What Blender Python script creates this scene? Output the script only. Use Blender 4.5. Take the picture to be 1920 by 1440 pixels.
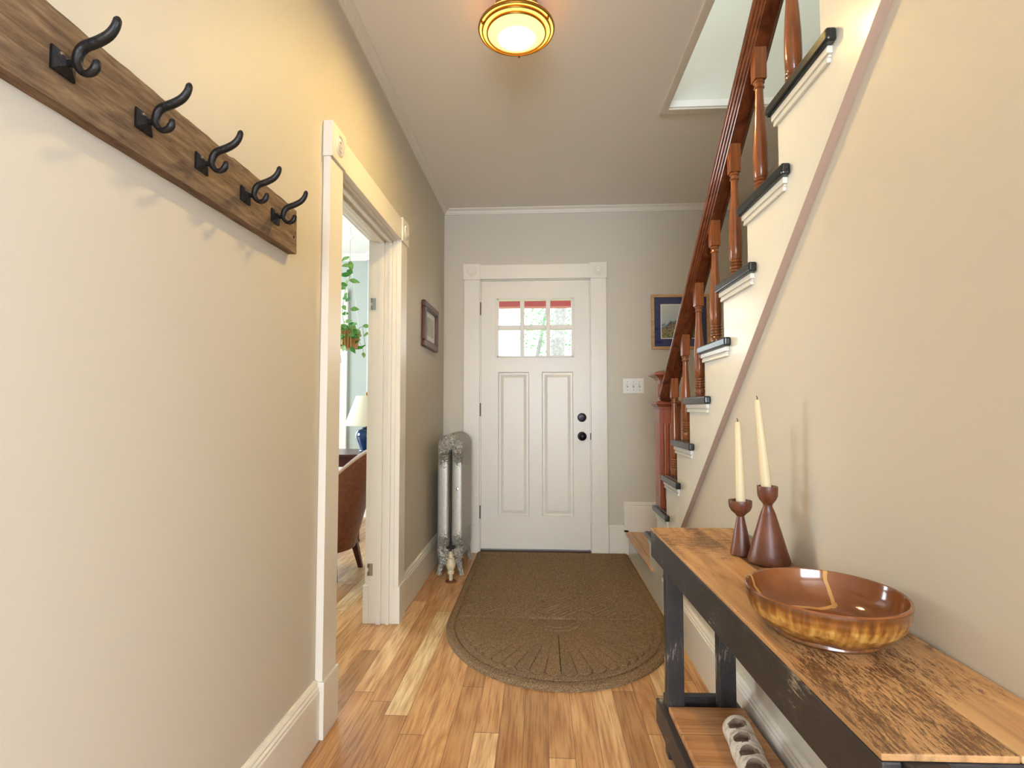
import bpy, bmesh, math, random
from math import sin, cos, pi, radians, sqrt
from mathutils import Vector, Matrix

random.seed(7)
for o in list(bpy.data.objects):
    bpy.data.objects.remove(o, do_unlink=True)
SC = bpy.context.scene
COL = SC.collection

# ------------------------------------------------------------------ camera
F_PX = 980.0
cam_d = bpy.data.cameras.new('camera')
cam_d.sensor_fit = 'HORIZONTAL'
cam_d.sensor_width = 36.0
cam_d.lens = 36.0 * F_PX / 1920.0
cam_d.clip_start = 0.02
cam_d.clip_end = 200
cam = bpy.data.objects.new('camera', cam_d)
COL.objects.link(cam)
cam.location = (0, 0, 1.09)
cam.rotation_euler = (radians(90 + 2.629), 0, radians(3.1506))
SC.camera = cam

# ------------------------------------------------------------------ view, world and daylight
SC.view_settings.view_transform = 'Standard'
SC.view_settings.look = 'None'
SC.view_settings.gamma = 1.0
SC.view_settings.use_curve_mapping = False
SC.view_settings.exposure = 0.88
try:
    SC.cycles.use_denoising = True
    SC.cycles.max_bounces = 8
    SC.cycles.diffuse_bounces = 6
    SC.cycles.sample_clamp_indirect = 6.0
except Exception:
    pass
W = bpy.data.worlds.new('daylight_sky')
SC.world = W
W.use_nodes = True
bg = W.node_tree.nodes['Background']
bg.inputs[0].default_value = (0.88, 0.96, 1.0, 1)
bg.inputs[1].default_value = 3.0

def area(name, loc, rot, sx, sy, power, col):
    l = bpy.data.lights.new(name, 'AREA')
    l.shape = 'RECTANGLE'; l.size = sx; l.size_y = sy
    l.energy = power; l.color = col
    o = bpy.data.objects.new(name, l)
    o.location = loc; o.rotation_euler = rot
    COL.objects.link(o)
    return o
# windows of the living room (left), of the room behind the camera, of the upper floor
area('living_room_window_light', (-3.86, 3.75, 1.45), (0, radians(-90), 0), 1.3, 1.5, 36, (0.90, 0.96, 1.0))
area('bay_window_light', (-2.6, 5.1, 1.6), (radians(-90), 0, 0), 1.0, 1.3, 8, (0.90, 0.96, 1.0))
area('back_window_light', (-0.1, -3.84, 1.5), (radians(90), 0, 0), 2.6, 1.4, 135, (0.74, 0.85, 1.0))
area('added_side_light', (2.46, -0.5, 1.45), (0, radians(90), 0), 1.3, 1.5, 29, (0.60, 0.77, 1.0))  # cool light added at the unseen right side to brighten the left wall
area('upstairs_window_light', (0.2, 1.2, 4.95), (0, radians(25), 0), 1.4, 1.4, 34, (0.95, 0.98, 1.0))

# ------------------------------------------------------------------ materials
def mk(name):
    m = bpy.data.materials.new(name)
    m.use_nodes = True
    return m, m.node_tree.nodes, m.node_tree.links, m.node_tree.nodes['Principled BSDF']

def s2l(c):
    return tuple(((v / 255) / 12.92 if v <= 10 else (((v / 255) + 0.055) / 1.055) ** 2.4) for v in c) + (1,)

def plain(name, rgb, rough=0.5, metal=0.0, coat=0.0, bump=0.0, bscale=60, var=0.0, spec=0.5):
    m, N, L, P = mk(name)
    P.inputs['Base Color'].default_value = s2l(rgb)
    P.inputs['Roughness'].default_value = rough
    P.inputs['Metallic'].default_value = metal
    P.inputs['Coat Weight'].default_value = coat
    P.inputs['Specular IOR Level'].default_value = spec
    if bump or var:
        tc = N.new('ShaderNodeTexCoord')
        n = N.new('ShaderNodeTexNoise'); n.inputs['Scale'].default_value = bscale
        n.inputs['Detail'].default_value = 4
        L.new(tc.outputs['Object'], n.inputs['Vector'])
        if bump:
            b = N.new('ShaderNodeBump'); b.inputs['Strength'].default_value = bump
            b.inputs['Distance'].default_value = 0.003
            L.new(n.outputs['Fac'], b.inputs['Height']); L.new(b.outputs['Normal'], P.inputs['Normal'])
        if var:
            r = N.new('ShaderNodeValToRGB')
            c = s2l(rgb)
            r.color_ramp.elements[0].position = 0.3; r.color_ramp.elements[1].position = 0.7
            r.color_ramp.elements[0].color = tuple(v * (1 - var) for v in c[:3]) + (1,)
            r.color_ramp.elements[1].color = tuple(min(1, v * (1 + var)) for v in c[:3]) + (1,)
            L.new(n.outputs['Fac'], r.inputs[0]); L.new(r.outputs[0], P.inputs['Base Color'])
    return m

def ramp(N, cols, interp='LINEAR'):
    r = N.new('ShaderNodeValToRGB')
    r.color_ramp.interpolation = interp
    while len(r.color_ramp.elements) < len(cols):
        r.color_ramp.elements.new(0.5)
    for e, (p, c) in zip(r.color_ramp.elements, cols):
        e.position = p; e.color = s2l(c)
    return r

def math_n(N, L, op, a, b=None):
    n = N.new('ShaderNodeMath'); n.operation = op
    for i, v in enumerate((a, b)):
        if v is None: continue
        if isinstance(v, (int, float)): n.inputs[i].default_value = v
        else: L.new(v, n.inputs[i])
    return n.outputs[0]

def wood(name, cols, axis='Y', scale=18, stretch=0.06, rough=0.45, bump=0.15, coat=0.0, dist=1.5, spec=0.5):
    """grain streaks running along one axis"""
    m, N, L, P = mk(name)
    tc = N.new('ShaderNodeTexCoord'); mp = N.new('ShaderNodeMapping')
    s = [1, 1, 1]; s['XYZ'.index(axis)] = stretch
    mp.inputs['Scale'].default_value = s
    oi = N.new('ShaderNodeObjectInfo')
    ad = N.new('ShaderNodeVectorMath'); ad.operation = 'ADD'
    ml = N.new('ShaderNodeMath'); ml.operation = 'MULTIPLY'; ml.inputs[1].default_value = 13.0
    L.new(oi.outputs['Random'], ml.inputs[0])
    L.new(tc.outputs['Object'], ad.inputs[0]); L.new(ml.outputs[0], ad.inputs[1])
    L.new(ad.outputs[0], mp.inputs['Vector'])
    n = N.new('ShaderNodeTexNoise'); n.inputs['Scale'].default_value = scale
    n.inputs['Detail'].default_value = 7; n.inputs['Distortion'].default_value = dist
    n.inputs['Roughness'].default_value = 0.65
    L.new(mp.outputs[0], n.inputs['Vector'])
    r = ramp(N, cols); L.new(n.outputs['Fac'], r.inputs[0]); L.new(r.outputs[0], P.inputs['Base Color'])
    b = N.new('ShaderNodeBump'); b.inputs['Strength'].default_value = bump; b.inputs['Distance'].default_value = 0.003
    L.new(n.outputs['Fac'], b.inputs['Height']); L.new(b.outputs['Normal'], P.inputs['Normal'])
    P.inputs['Roughness'].default_value = rough; P.inputs['Coat Weight'].default_value = coat
    P.inputs['Specular IOR Level'].default_value = spec
    return m

def floor_mat():
    m, N, L, P = mk('birch_strip_floor')
    g = N.new('ShaderNodeNewGeometry'); sp = N.new('ShaderNodeSeparateXYZ')
    L.new(g.outputs['Position'], sp.inputs[0])
    x, y = sp.outputs[0], sp.outputs[1]
    wdt, ln = 0.083, 0.95
    xs = math_n(N, L, 'DIVIDE', math_n(N, L, 'ADD', x, 10.02), wdt)
    row = math_n(N, L, 'FLOOR', xs); fx = math_n(N, L, 'FRACT', xs)
    wn = N.new('ShaderNodeTexWhiteNoise'); wn.noise_dimensions = '1D'; L.new(row, wn.inputs['W'])
    off = math_n(N, L, 'MULTIPLY', wn.outputs['Value'], 7.0)
    ys = math_n(N, L, 'ADD', math_n(N, L, 'DIVIDE', math_n(N, L, 'ADD', y, 20.0), ln), off)
    cl = math_n(N, L, 'FLOOR', ys); fy = math_n(N, L, 'FRACT', ys)
    cmb = N.new('ShaderNodeCombineXYZ'); L.new(row, cmb.inputs[0]); L.new(cl, cmb.inputs[1])
    wn2 = N.new('ShaderNodeTexWhiteNoise'); wn2.noise_dimensions = '2D'; L.new(cmb.outputs[0], wn2.inputs['Vector'])
    base = ramp(N, [(0.0, (172, 130, 84)), (0.2, (198, 154, 104)), (0.45, (212, 168, 116)), (0.7, (218, 176, 124)), (0.88, (226, 190, 140)), (1.0, (234, 210, 164))])
    L.new(wn2.outputs['Value'], base.inputs[0])
    # grain, different in each board
    c2 = N.new('ShaderNodeCombineXYZ')
    L.new(math_n(N, L, 'ADD', x, math_n(N, L, 'MULTIPLY', wn2.outputs['Value'], 31.0)), c2.inputs[0])
    L.new(math_n(N, L, 'MULTIPLY', y, 0.16), c2.inputs[1])
    L.new(math_n(N, L, 'MULTIPLY', wn2.outputs['Value'], 9.0), c2.inputs[2])
    n = N.new('ShaderNodeTexNoise'); n.inputs['Scale'].default_value = 9; n.inputs['Detail'].default_value = 5
    n.inputs['Distortion'].default_value = 2.2
    L.new(c2.outputs[0], n.inputs['Vector'])
    gr = ramp(N, [(0.28, (196, 172, 150)), (0.40, (228, 215, 202)), (0.5, (244, 238, 232)), (0.62, (255, 255, 255))])
    L.new(n.outputs['Fac'], gr.inputs[0])
    n3 = N.new('ShaderNodeTexNoise'); n3.inputs['Scale'].default_value = 110; n3.inputs['Detail'].default_value = 4
    c3 = N.new('ShaderNodeCombineXYZ'); L.new(x, c3.inputs[0]); L.new(math_n(N, L, 'MULTIPLY', y, 0.05), c3.inputs[1])
    L.new(c3.outputs[0], n3.inputs['Vector'])
    fine = ramp(N, [(0.35, (216, 200, 186)), (0.55, (255, 255, 255))]); L.new(n3.outputs['Fac'], fine.inputs[0])
    mx = N.new('ShaderNodeMixRGB'); mx.blend_type = 'MULTIPLY'; mx.inputs[0].default_value = 0.85
    L.new(base.outputs[0], mx.inputs[1]); L.new(gr.outputs[0], mx.inputs[2])
    mx2 = N.new('ShaderNodeMixRGB'); mx2.blend_type = 'MULTIPLY'; mx2.inputs[0].default_value = 1
    L.new(mx.outputs[0], mx2.inputs[1]); L.new(fine.outputs[0], mx2.inputs[2])
    # joints between the boards
    ex = math_n(N, L, 'MINIMUM', fx, math_n(N, L, 'SUBTRACT', 1.0, fx))
    ey = math_n(N, L, 'MINIMUM', fy, math_n(N, L, 'SUBTRACT', 1.0, fy))
    jx = math_n(N, L, 'GREATER_THAN', ex, 0.011); jy = math_n(N, L, 'GREATER_THAN', ey, 0.0014)
    j = math_n(N, L, 'MULTIPLY', jx, jy)
    mx3 = N.new('ShaderNodeMixRGB'); L.new(j, mx3.inputs[0])
    mx3.inputs[1].default_value = s2l((112, 72, 40)); L.new(mx2.outputs[0], mx3.inputs[2])
    L.new(mx3.outputs[0], P.inputs['Base Color'])
    P.inputs['Roughness'].default_value = 0.33
    b = N.new('ShaderNodeBump'); b.inputs['Strength'].default_value = 0.25; b.inputs['Distance'].default_value = 0.001
    L.new(j, b.inputs['Height']); L.new(b.outputs['Normal'], P.inputs['Normal'])
    return m

def black_paint(name, axis='Y'):
    m, N, L, P = mk(name)
    tc = N.new('ShaderNodeTexCoord'); mp = N.new('ShaderNodeMapping')
    s = [1, 1, 1]; s['XYZ'.index(axis)] = 0.2
    mp.inputs['Scale'].default_value = s
    L.new(tc.outputs['Object'], mp.inputs['Vector'])
    n = N.new('ShaderNodeTexNoise'); n.inputs['Scale'].default_value = 170; n.inputs['Detail'].default_value = 6
    n.inputs['Roughness'].default_value = 0.75
    L.new(mp.outputs[0], n.inputs['Vector'])
    n2 = N.new('ShaderNodeTexNoise'); n2.inputs['Scale'].default_value = 9; n2.inputs['Detail'].default_value = 3
    L.new(tc.outputs['Object'], n2.inputs['Vector'])
    f = math_n(N, L, 'MULTIPLY', n.outputs['Fac'], n2.outputs['Fac'])
    r = ramp(N, [(0.0, (26, 25, 27)), (0.22, (40, 38, 39)), (0.345, (56, 52, 50)), (0.37, (128, 118, 106)), (0.45, (176, 158, 130))])
    L.new(f, r.inputs[0]); L.new(r.outputs[0], P.inputs['Base Color'])
    P.inputs['Roughness'].default_value = 0.42
    b = N.new('ShaderNodeBump'); b.inputs['Strength'].default_value = 0.5; b.inputs['Distance'].default_value = 0.002
    L.new(n.outputs['Fac'], b.inputs['Height']); L.new(b.outputs['Normal'], P.inputs['Normal'])
    return m

def reclaimed():
    """old boards: honey wood with dark torn saw marks"""
    m, N, L, P = mk('reclaimed_board')
    tc = N.new('ShaderNodeTexCoord')
    oi = N.new('ShaderNodeObjectInfo')
    ad = N.new('ShaderNodeVectorMath'); ad.operation = 'ADD'
    ml = math_n(N, L, 'MULTIPLY', oi.outputs['Random'], 17.0)
    L.new(tc.outputs['Object'], ad.inputs[0]); L.new(ml, ad.inputs[1])
    def noise(sc, scale, det, dist=0.0, rough=0.6):
        mp = N.new('ShaderNodeMapping'); mp.inputs['Scale'].default_value = sc
        L.new(ad.outputs[0], mp.inputs['Vector'])
        n = N.new('ShaderNodeTexNoise'); n.inputs['Scale'].default_value = scale; n.inputs['Detail'].default_value = det
        n.inputs['Distortion'].default_value = dist; n.inputs['Roughness'].default_value = rough
        L.new(mp.outputs[0], n.inputs['Vector']); return n.outputs['Fac']
    a = noise((1, 0.07, 1), 22, 6, 1.2)
    ra = ramp(N, [(0.28, (132, 96, 60)), (0.45, (178, 136, 90)), (0.58, (196, 152, 102)), (0.75, (208, 168, 118))])
    L.new(a, ra.inputs[0])
    bl = noise((1, 0.5, 1), 4.2, 3)                       # where the board is torn
    t = noise((1, 0.15, 1), 260, 6, 0.4, 0.85)             # the tears
    sy = N.new('ShaderNodeSeparateXYZ'); L.new(tc.outputs['Object'], sy.inputs[0])
    cr = noise((0.12, 1, 1), 130, 4, 0.3, 0.7)
    fm = N.new('ShaderNodeMapRange'); fm.inputs['From Min'].default_value = 0.05; fm.inputs['From Max'].default_value = 0.3; L.new(sy.outputs[1], fm.inputs['Value'])
    t = math_n(N, L, 'MAXIMUM', t, math_n(N, L, 'MULTIPLY', cr, math_n(N, L, 'ADD', 0.7, math_n(N, L, 'MULTIPLY', fm.outputs[0], 0.36))))
    x = math_n(N, L, 'ADD', math_n(N, L, 'MULTIPLY', bl, 1.05), math_n(N, L, 'MULTIPLY', t, 1.1))
    rm = ramp(N, [(0.0, (0, 0, 0)), (0.98, (0, 0, 0)), (1.0, (0, 0, 0))])
    mr = N.new('ShaderNodeMapRange'); mr.inputs['From Min'].default_value = 1.155; mr.inputs['From Max'].default_value = 1.20
    L.new(x, mr.inputs['Value'])
    N.remove(rm)
    gn = N.new('ShaderNodeNewGeometry'); sn = N.new('ShaderNodeSeparateXYZ'); L.new(gn.outputs['True Normal'], sn.inputs[0])
    mx = N.new('ShaderNodeMixRGB'); L.new(math_n(N, L, 'MULTIPLY', math_n(N, L, 'MULTIPLY', mr.outputs[0], 0.85), math_n(N, L, 'GREATER_THAN', sn.outputs[2], 0.5)), mx.inputs[0])
    L.new(ra.outputs[0], mx.inputs[1]); mx.inputs[2].default_value = s2l((82, 50, 28))
    L.new(mx.outputs[0], P.inputs['Base Color'])
    P.inputs['Roughness'].default_value = 0.5
    b = N.new('ShaderNodeBump'); b.inputs['Strength'].default_value = 0.4; b.inputs['Distance'].default_value = 0.002
    b.invert = True
    L.new(mr.outputs[0], b.inputs['Height']); L.new(b.outputs['Normal'], P.inputs['Normal'])
    return m

def glass_mat(name='clear_glass', tint=(1, 1, 1, 1)):
    m = bpy.data.materials.new(name); m.use_nodes = True
    N, L = m.node_tree.nodes, m.node_tree.links
    N.clear()
    o = N.new('ShaderNodeOutputMaterial'); t = N.new('ShaderNodeBsdfTransparent'); g = N.new('ShaderNodeBsdfGlossy')
    t.inputs[0].default_value = tint; g.inputs['Roughness'].default_value = 0.02
    f = N.new('ShaderNodeLayerWeight'); f.inputs['Blend'].default_value = 0.5
    fp = math_n(N, L, 'ADD', math_n(N, L, 'MULTIPLY', math_n(N, L, 'POWER', f.outputs['Facing'], 5.0), 0.5), 0.03)
    mx = N.new('ShaderNodeMixShader')
    L.new(fp, mx.inputs[0]); L.new(t.outputs[0], mx.inputs[1]); L.new(g.outputs[0], mx.inputs[2])
    L.new(mx.outputs[0], o.inputs[0])
    return m

def emis(name, col, strength, base=(255, 220, 160)):
    m, N, L, P = mk(name)
    P.inputs['Base Color'].default_value = s2l(base)
    P.inputs['Roughness'].default_value = 0.25
    P.inputs['Emission Color'].default_value = col
    P.inputs['Emission Strength'].default_value = strength
    return m

M = {}
M['floor'] = floor_mat()
M['wall'] = plain('greige_wall_paint', (197, 189, 173), 0.55, bump=0.08, bscale=35)
M['wall_living'] = plain('pale_grey_wall_paint', (182, 192, 188), 0.6, bump=0.05, bscale=35)
M['wall_up'] = plain('pale_upper_wall_paint', (212, 214, 204), 0.6)
M['ceiling'] = plain('ceiling_paint', (238, 233, 225), 0.65, bump=0.05, bscale=20)
M['trim'] = plain('cream_gloss_trim_paint', (226, 219, 206), 0.3)
M['stair_white'] = plain('gloss_stair_paint', (220, 218, 206), 0.2, bump=0.35, bscale=14)
M['door'] = plain('white_door_paint', (222, 215, 202), 0.35)
M['tread'] = plain('dark_green_black_gloss_paint', (24, 29, 29), 0.2, bump=0.2, bscale=40, var=0.2)
M['hand'] = wood('stained_handrail', [(0.3, (74, 34, 18)), (0.55, (106, 54, 28)), (0.75, (132, 74, 42))], 'Y', 20, 0.08, 0.22, 0.05, 0.4)
M['bal'] = wood('stained_baluster', [(0.3, (112, 60, 28)), (0.55, (140, 80, 40)), (0.75, (164, 100, 56))], 'Z', 26, 0.06, 0.25, 0.05, 0.4)
M['newel'] = wood('stained_newel', [(0.3, (120, 56, 32)), (0.55, (146, 74, 44)), (0.75, (164, 90, 56))], 'Z', 22, 0.06, 0.38, 0.05, 0.3)
M['coat'] = wood('barn_board', [(0.28, (62, 46, 32)), (0.42, (98, 76, 54)), (0.55, (118, 94, 68)), (0.75, (146, 120, 90))], 'Y', 85, 0.13, 0.8, 0.8, dist=0.3)
M['iron'] = plain('black_cast_iron', (30, 28, 28), 0.38, 0.4, bump=0.5, bscale=120)
M['landing'] = wood('landing_board', [(0.3, (176, 124, 78)), (0.5, (204, 156, 108)), (0.7, (222, 180, 134))], 'Y', 14, 0.1, 0.35)
M['black'] = black_paint('worn_black_paint_y', 'Y')
M['black_z'] = black_paint('worn_black_paint_z', 'Z')
M['black_x'] = black_paint('worn_black_paint_x', 'X')
M['top'] = reclaimed()
M['edge'] = wood('bare_board_edge', [(0.3, (168, 112, 60)), (0.6, (205, 148, 90))], 'Y', 30, 0.05)
M['slat'] = wood('shelf_slat_wood', [(0.3, (128, 84, 48)), (0.5, (176, 126, 80)), (0.7, (196, 148, 100))], 'X', 24, 0.07, 0.5)
M['walnut'] = wood('dark_turned_wood', [(0.3, (74, 38, 22)), (0.55, (104, 58, 36)), (0.75, (128, 76, 50))], 'Z', 20, 0.08, 0.38)
M['wax'] = plain('ivory_wax', (208, 192, 154), 0.45)
M['wax'].node_tree.nodes['Principled BSDF'].inputs['Subsurface Weight'].default_value = 0.15
M['wax'].node_tree.nodes['Principled BSDF'].inputs['Subsurface Radius'].default_value = (0.02, 0.012, 0.006)
M['wick'] = plain('burnt_wick', (30, 26, 24), 0.9)
M['chrome'] = plain('brushed_steel', (190, 188, 182), 0.25, 1.0)
M['hinge'] = plain('aged_steel_hinge', (120, 108, 92), 0.4, 0.8)
M['bronze'] = plain('dark_bronze', (28, 24, 30), 0.3, 0.7)
M['brass'] = plain('polished_brass', (176, 128, 56), 0.22, 1.0)
M['plastic'] = plain('white_plastic', (232, 230, 224), 0.35)
M['glass'] = glass_mat()
def diffuser_mat():
    """frosted glass with the bulb burning behind it"""
    m, N, L, P = mk('lit_frosted_glass')
    P.inputs['Base Color'].default_value = s2l((250, 225, 160)); P.inputs['Roughness'].default_value = 0.3
    tc = N.new('ShaderNodeTexCoord'); sp = N.new('ShaderNodeSeparateXYZ'); L.new(tc.outputs['Object'], sp.inputs[0])
    yy_ = math_n(N, L, 'ADD', sp.outputs[1], -0.018)
    r2 = math_n(N, L, 'ADD', math_n(N, L, 'MULTIPLY', sp.outputs[0], sp.outputs[0]), math_n(N, L, 'MULTIPLY', yy_, yy_))
    q = math_n(N, L, 'DIVIDE', r2, 0.045 ** 2)
    e = math_n(N, L, 'EXPONENT', math_n(N, L, 'MULTIPLY', math_n(N, L, 'MULTIPLY', q, q), -1.0))
    st = math_n(N, L, 'ADD', math_n(N, L, 'MULTIPLY', e, 560.0), 0.75)
    P.inputs['Emission Color'].default_value = (1.0, 0.70, 0.27, 1)
    L.new(st, P.inputs['Emission Strength'])
    return m
M['dglass'] = diffuser_mat()
M['aglass'] = emis('lit_amber_glass', (1.0, 0.48, 0.08, 1), 2.0, (230, 160, 60))

# radiator: silver paint with cast scrolls at the top and foot
def radiator_mat():
    m, N, L, P = mk('silver_radiator_paint')
    P.inputs['Metallic'].default_value = 0.45
    P.inputs['Roughness'].default_value = 0.38
    g = N.new('ShaderNodeNewGeometry'); sp = N.new('ShaderNodeSeparateXYZ'); L.new(g.outputs['Position'], sp.inputs[0])
    v = N.new('ShaderNodeTexVoronoi'); v.feature = 'SMOOTH_F1'; v.inputs['Scale'].default_value = 55
    n = N.new('ShaderNodeTexNoise'); n.inputs['Scale'].default_value = 34; n.inputs['Distortion'].default_value = 3.0
    L.new(g.outputs['Position'], v.inputs['Vector']); L.new(g.outputs['Position'], n.inputs['Vector'])
    d = math_n(N, L, 'ABSOLUTE', math_n(N, L, 'SUBTRACT', sp.outputs[2], 0.49))
    nn = math_n(N, L, 'ADD', d, math_n(N, L, 'MULTIPLY', math_n(N, L, 'SUBTRACT', n.outputs['Fac'], 0.5), 0.25))
    mr = N.new('ShaderNodeMapRange'); mr.inputs['From Min'].default_value = 0.24; mr.inputs['From Max'].default_value = 0.31
    L.new(nn, mr.inputs['Value'])
    h = math_n(N, L, 'MULTIPLY', math_n(N, L, 'ADD', v.outputs['Distance'], n.outputs['Fac']), mr.outputs[0])
    b = N.new('ShaderNodeBump'); b.inputs['Strength'].default_value = 1.0; b.inputs['Distance'].default_value = 0.014
    L.new(h, b.inputs['Height']); L.new(b.outputs['Normal'], P.inputs['Normal'])
    r = ramp(N, [(0.0, (150, 146, 136)), (1.0, (196, 194, 184))]); L.new(n.outputs['Fac'], r.inputs[0])
    L.new(r.outputs[0], P.inputs['Base Color'])
    return m
M['rad'] = radiator_mat()
M['valve'] = plain('chipped_cream_paint', (206, 196, 160), 0.45, bump=0.5, bscale=40, var=0.15)
M['rust'] = plain('rusty_flange', (120, 72, 50), 0.5, 0.5)

def mat_mat():
    m, N, L, P = mk('brown_mat_fibre')
    g = N.new('ShaderNodeNewGeometry')
    n = N.new('ShaderNodeTexNoise'); n.inputs['Scale'].default_value = 260; n.inputs['Detail'].default_value = 3
    L.new(g.outputs['Position'], n.inputs['Vector'])
    r = ramp(N, [(0.32, (88, 70, 50)), (0.5, (124, 102, 76)), (0.68, (158, 134, 104))])
    L.new(n.outputs['Fac'], r.inputs[0]); L.new(r.outputs[0], P.inputs['Base Color'])
    P.inputs['Roughness'].default_value = 1.0; P.inputs['Specular IOR Level'].default_value = 0.1
    b = N.new('ShaderNodeBump'); b.inputs['Strength'].default_value = 0.8; b.inputs['Distance'].default_value = 0.003
    L.new(n.outputs['Fac'], b.inputs['Height']); L.new(b.outputs['Normal'], P.inputs['Normal'])
    return m
M['mat'] = mat_mat()
M['rubber'] = plain('dark_rubber', (40, 34, 30), 0.8)

def bowl_mat(inside):
    m, N, L, P = mk('glazed_bowl_' + ('inside' if inside else 'outside'))
    tc = N.new('ShaderNodeTexCoord')
    if inside:
        n = N.new('ShaderNodeTexNoise'); n.inputs['Scale'].default_value = 9; n.inputs['Detail'].default_value = 4
        L.new(tc.outputs['Object'], n.inputs['Vector'])
        r = ramp(N, [(0.3, (100, 54, 20)), (0.55, (126, 70, 30)), (0.75, (142, 86, 40))]); L.new(n.outputs['Fac'], r.inputs[0])
        # pale glaze runs crossing near the middle of the bowl
        sp = N.new('ShaderNodeSeparateXYZ'); L.new(tc.outputs['Object'], sp.inputs[0])
        n2 = N.new('ShaderNodeTexNoise'); n2.inputs['Scale'].default_value = 14; L.new(tc.outputs['Object'], n2.inputs['Vector'])
        w = math_n(N, L, 'MULTIPLY', math_n(N, L, 'SUBTRACT', n2.outputs['Fac'], 0.5), 0.03)
        def streak(ax, bx, c, wd, xlim):
            dd = math_n(N, L, 'ABSOLUTE', math_n(N, L, 'ADD', math_n(N, L, 'ADD', math_n(N, L, 'MULTIPLY', sp.outputs[0], ax), math_n(N, L, 'MULTIPLY', sp.outputs[1], bx)), math_n(N, L, 'ADD', w, c)))
            q = math_n(N, L, 'LESS_THAN', dd, wd)
            k = math_n(N, L, 'GREATER_THAN', math_n(N, L, 'ADD', math_n(N, L, 'MULTIPLY', sp.outputs[0], xlim[0]), math_n(N, L, 'MULTIPLY', sp.outputs[1], xlim[1])), xlim[2])
            return math_n(N, L, 'MULTIPLY', q, k)
        a = streak(0.98, -0.2, -0.0415, 0.0030, (0, 1, 0.066))
        b_ = streak(0.04, 1.0, -0.0765, 0.0035, (-1, 0, -0.062))
        f = math_n(N, L, 'MAXIMUM', a, b_)
        mx = N.new('ShaderNodeMixRGB'); L.new(math_n(N, L, 'MULTIPLY', f, 0.75), mx.inputs[0]); L.new(r.outputs[0], mx.inputs[1])
        mx.inputs[2].default_value = s2l((214, 164, 92)); L.new(mx.outputs[0], P.inputs['Base Color'])
    else:
        mp = N.new('ShaderNodeMapping'); mp.inputs['Scale'].default_value = (1, 1, 0.12)
        L.new(tc.outputs['Object'], mp.inputs['Vector'])
        n = N.new('ShaderNodeTexNoise'); n.inputs['Scale'].default_value = 95; n.inputs['Detail'].default_value = 5
        L.new(mp.outputs[0], n.inputs['Vector'])
        sp = N.new('ShaderNodeSeparateXYZ'); L.new(tc.outputs['Object'], sp.inputs[0])
        band = math_n(N, L, 'SUBTRACT', 1.0, math_n(N, L, 'MULTIPLY', math_n(N, L, 'ABSOLUTE', math_n(N, L, 'ADD', sp.outputs[2], -0.002)), 24.0))
        v = math_n(N, L, 'MULTIPLY', n.outputs['Fac'], math_n(N, L, 'ADD', 0.35, math_n(N, L, 'MULTIPLY', band, 0.9)))
        r = ramp(N, [(0.22, (90, 50, 20)), (0.40, (124, 74, 28)), (0.54, (156, 106, 44)), (0.75, (190, 146, 76))])
        L.new(v, r.inputs[0]); L.new(r.outputs[0], P.inputs['Base Color'])
        b = N.new('ShaderNodeBump'); b.inputs['Strength'].default_value = 0.3; b.inputs['Distance'].default_value = 0.002
        wv = N.new('ShaderNodeTexWave'); wv.bands_direction = 'Z'; wv.inputs['Scale'].default_value = 26; wv.inputs['Distortion'].default_value = 1.0
        L.new(tc.outputs['Object'], wv.inputs['Vector']); L.new(wv.outputs['Fac'], b.inputs['Height']); L.new(b.outputs['Normal'], P.inputs['Normal'])
    P.inputs['Roughness'].default_value = 0.14 if inside else 0.28
    P.inputs['Coat Weight'].default_value = 0.5
    return m
M['bowl_in'] = bowl_mat(True); M['bowl_out'] = bowl_mat(False)

def birch():
    m, N, L, P = mk('birch_bark')
    tc = N.new('ShaderNodeTexCoord'); mp = N.new('ShaderNodeMapping'); mp.inputs['Scale'].default_value = (1.0, 1.3, 1.0)
    L.new(tc.outputs['Object'], mp.inputs['Vector'])
    n = N.new('ShaderNodeTexNoise'); n.inputs['Scale'].default_value = 45; n.inputs['Detail'].default_value = 6
    L.new(mp.outputs[0], n.inputs['Vector'])
    r = ramp(N, [(0.28, (120, 104, 88)), (0.38, (184, 172, 154)), (0.5, (212, 202, 186)), (0.7, (228, 220, 206))])
    L.new(n.outputs['Fac'], r.inputs[0]); L.new(r.outputs[0], P.inputs['Base Color'])
    P.inputs['Roughness'].default_value = 0.8
    b = N.new('ShaderNodeBump'); b.inputs['Strength'].default_value = 0.5; b.inputs['Distance'].default_value = 0.002
    L.new(n.outputs['Fac'], b.inputs['Height']); L.new(b.outputs['Normal'], P.inputs['Normal'])
    return m
M['birch'] = birch()
M['leather'] = plain('brown_leather', (128, 76, 52), 0.4, bump=0.4, bscale=40, var=0.2)
M['piping'] = plain('tan_piping', (196, 172, 150), 0.5)
M['darkwood'] = plain('mahogany_furniture', (74, 28, 22), 0.3, var=0.2, bscale=20)
M['shade'] = plain('ivory_lamp_shade', (240, 236, 214), 0.8)
M['blue'] = plain('cobalt_glazed_ceramic', (28, 66, 116), 0.12, coat=0.6, var=0.3, bscale=25)
M['leaf'] = plain('green_leaf', (64, 140, 50), 0.4, var=0.35, bscale=30)
M['leaf_b'] = plain('pale_green_leaf', (120, 168, 84), 0.45, var=0.3, bscale=30)
M['stem'] = plain('vine_stem', (150, 160, 96), 0.6)
M['basket'] = wood('hanging_planter_wood', [(0.3, (156, 92, 44)), (0.6, (206, 142, 84))], 'Z', 30, 0.1, 0.5)
M['white'] = plain('white_enamel', (236, 236, 232), 0.4)
M['oak'] = wood('light_oak_frame', [(0.3, (178, 132, 84)), (0.6, (208, 166, 118))], 'X', 30, 0.1, 0.4)
M['oak_z'] = M['oak']
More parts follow.
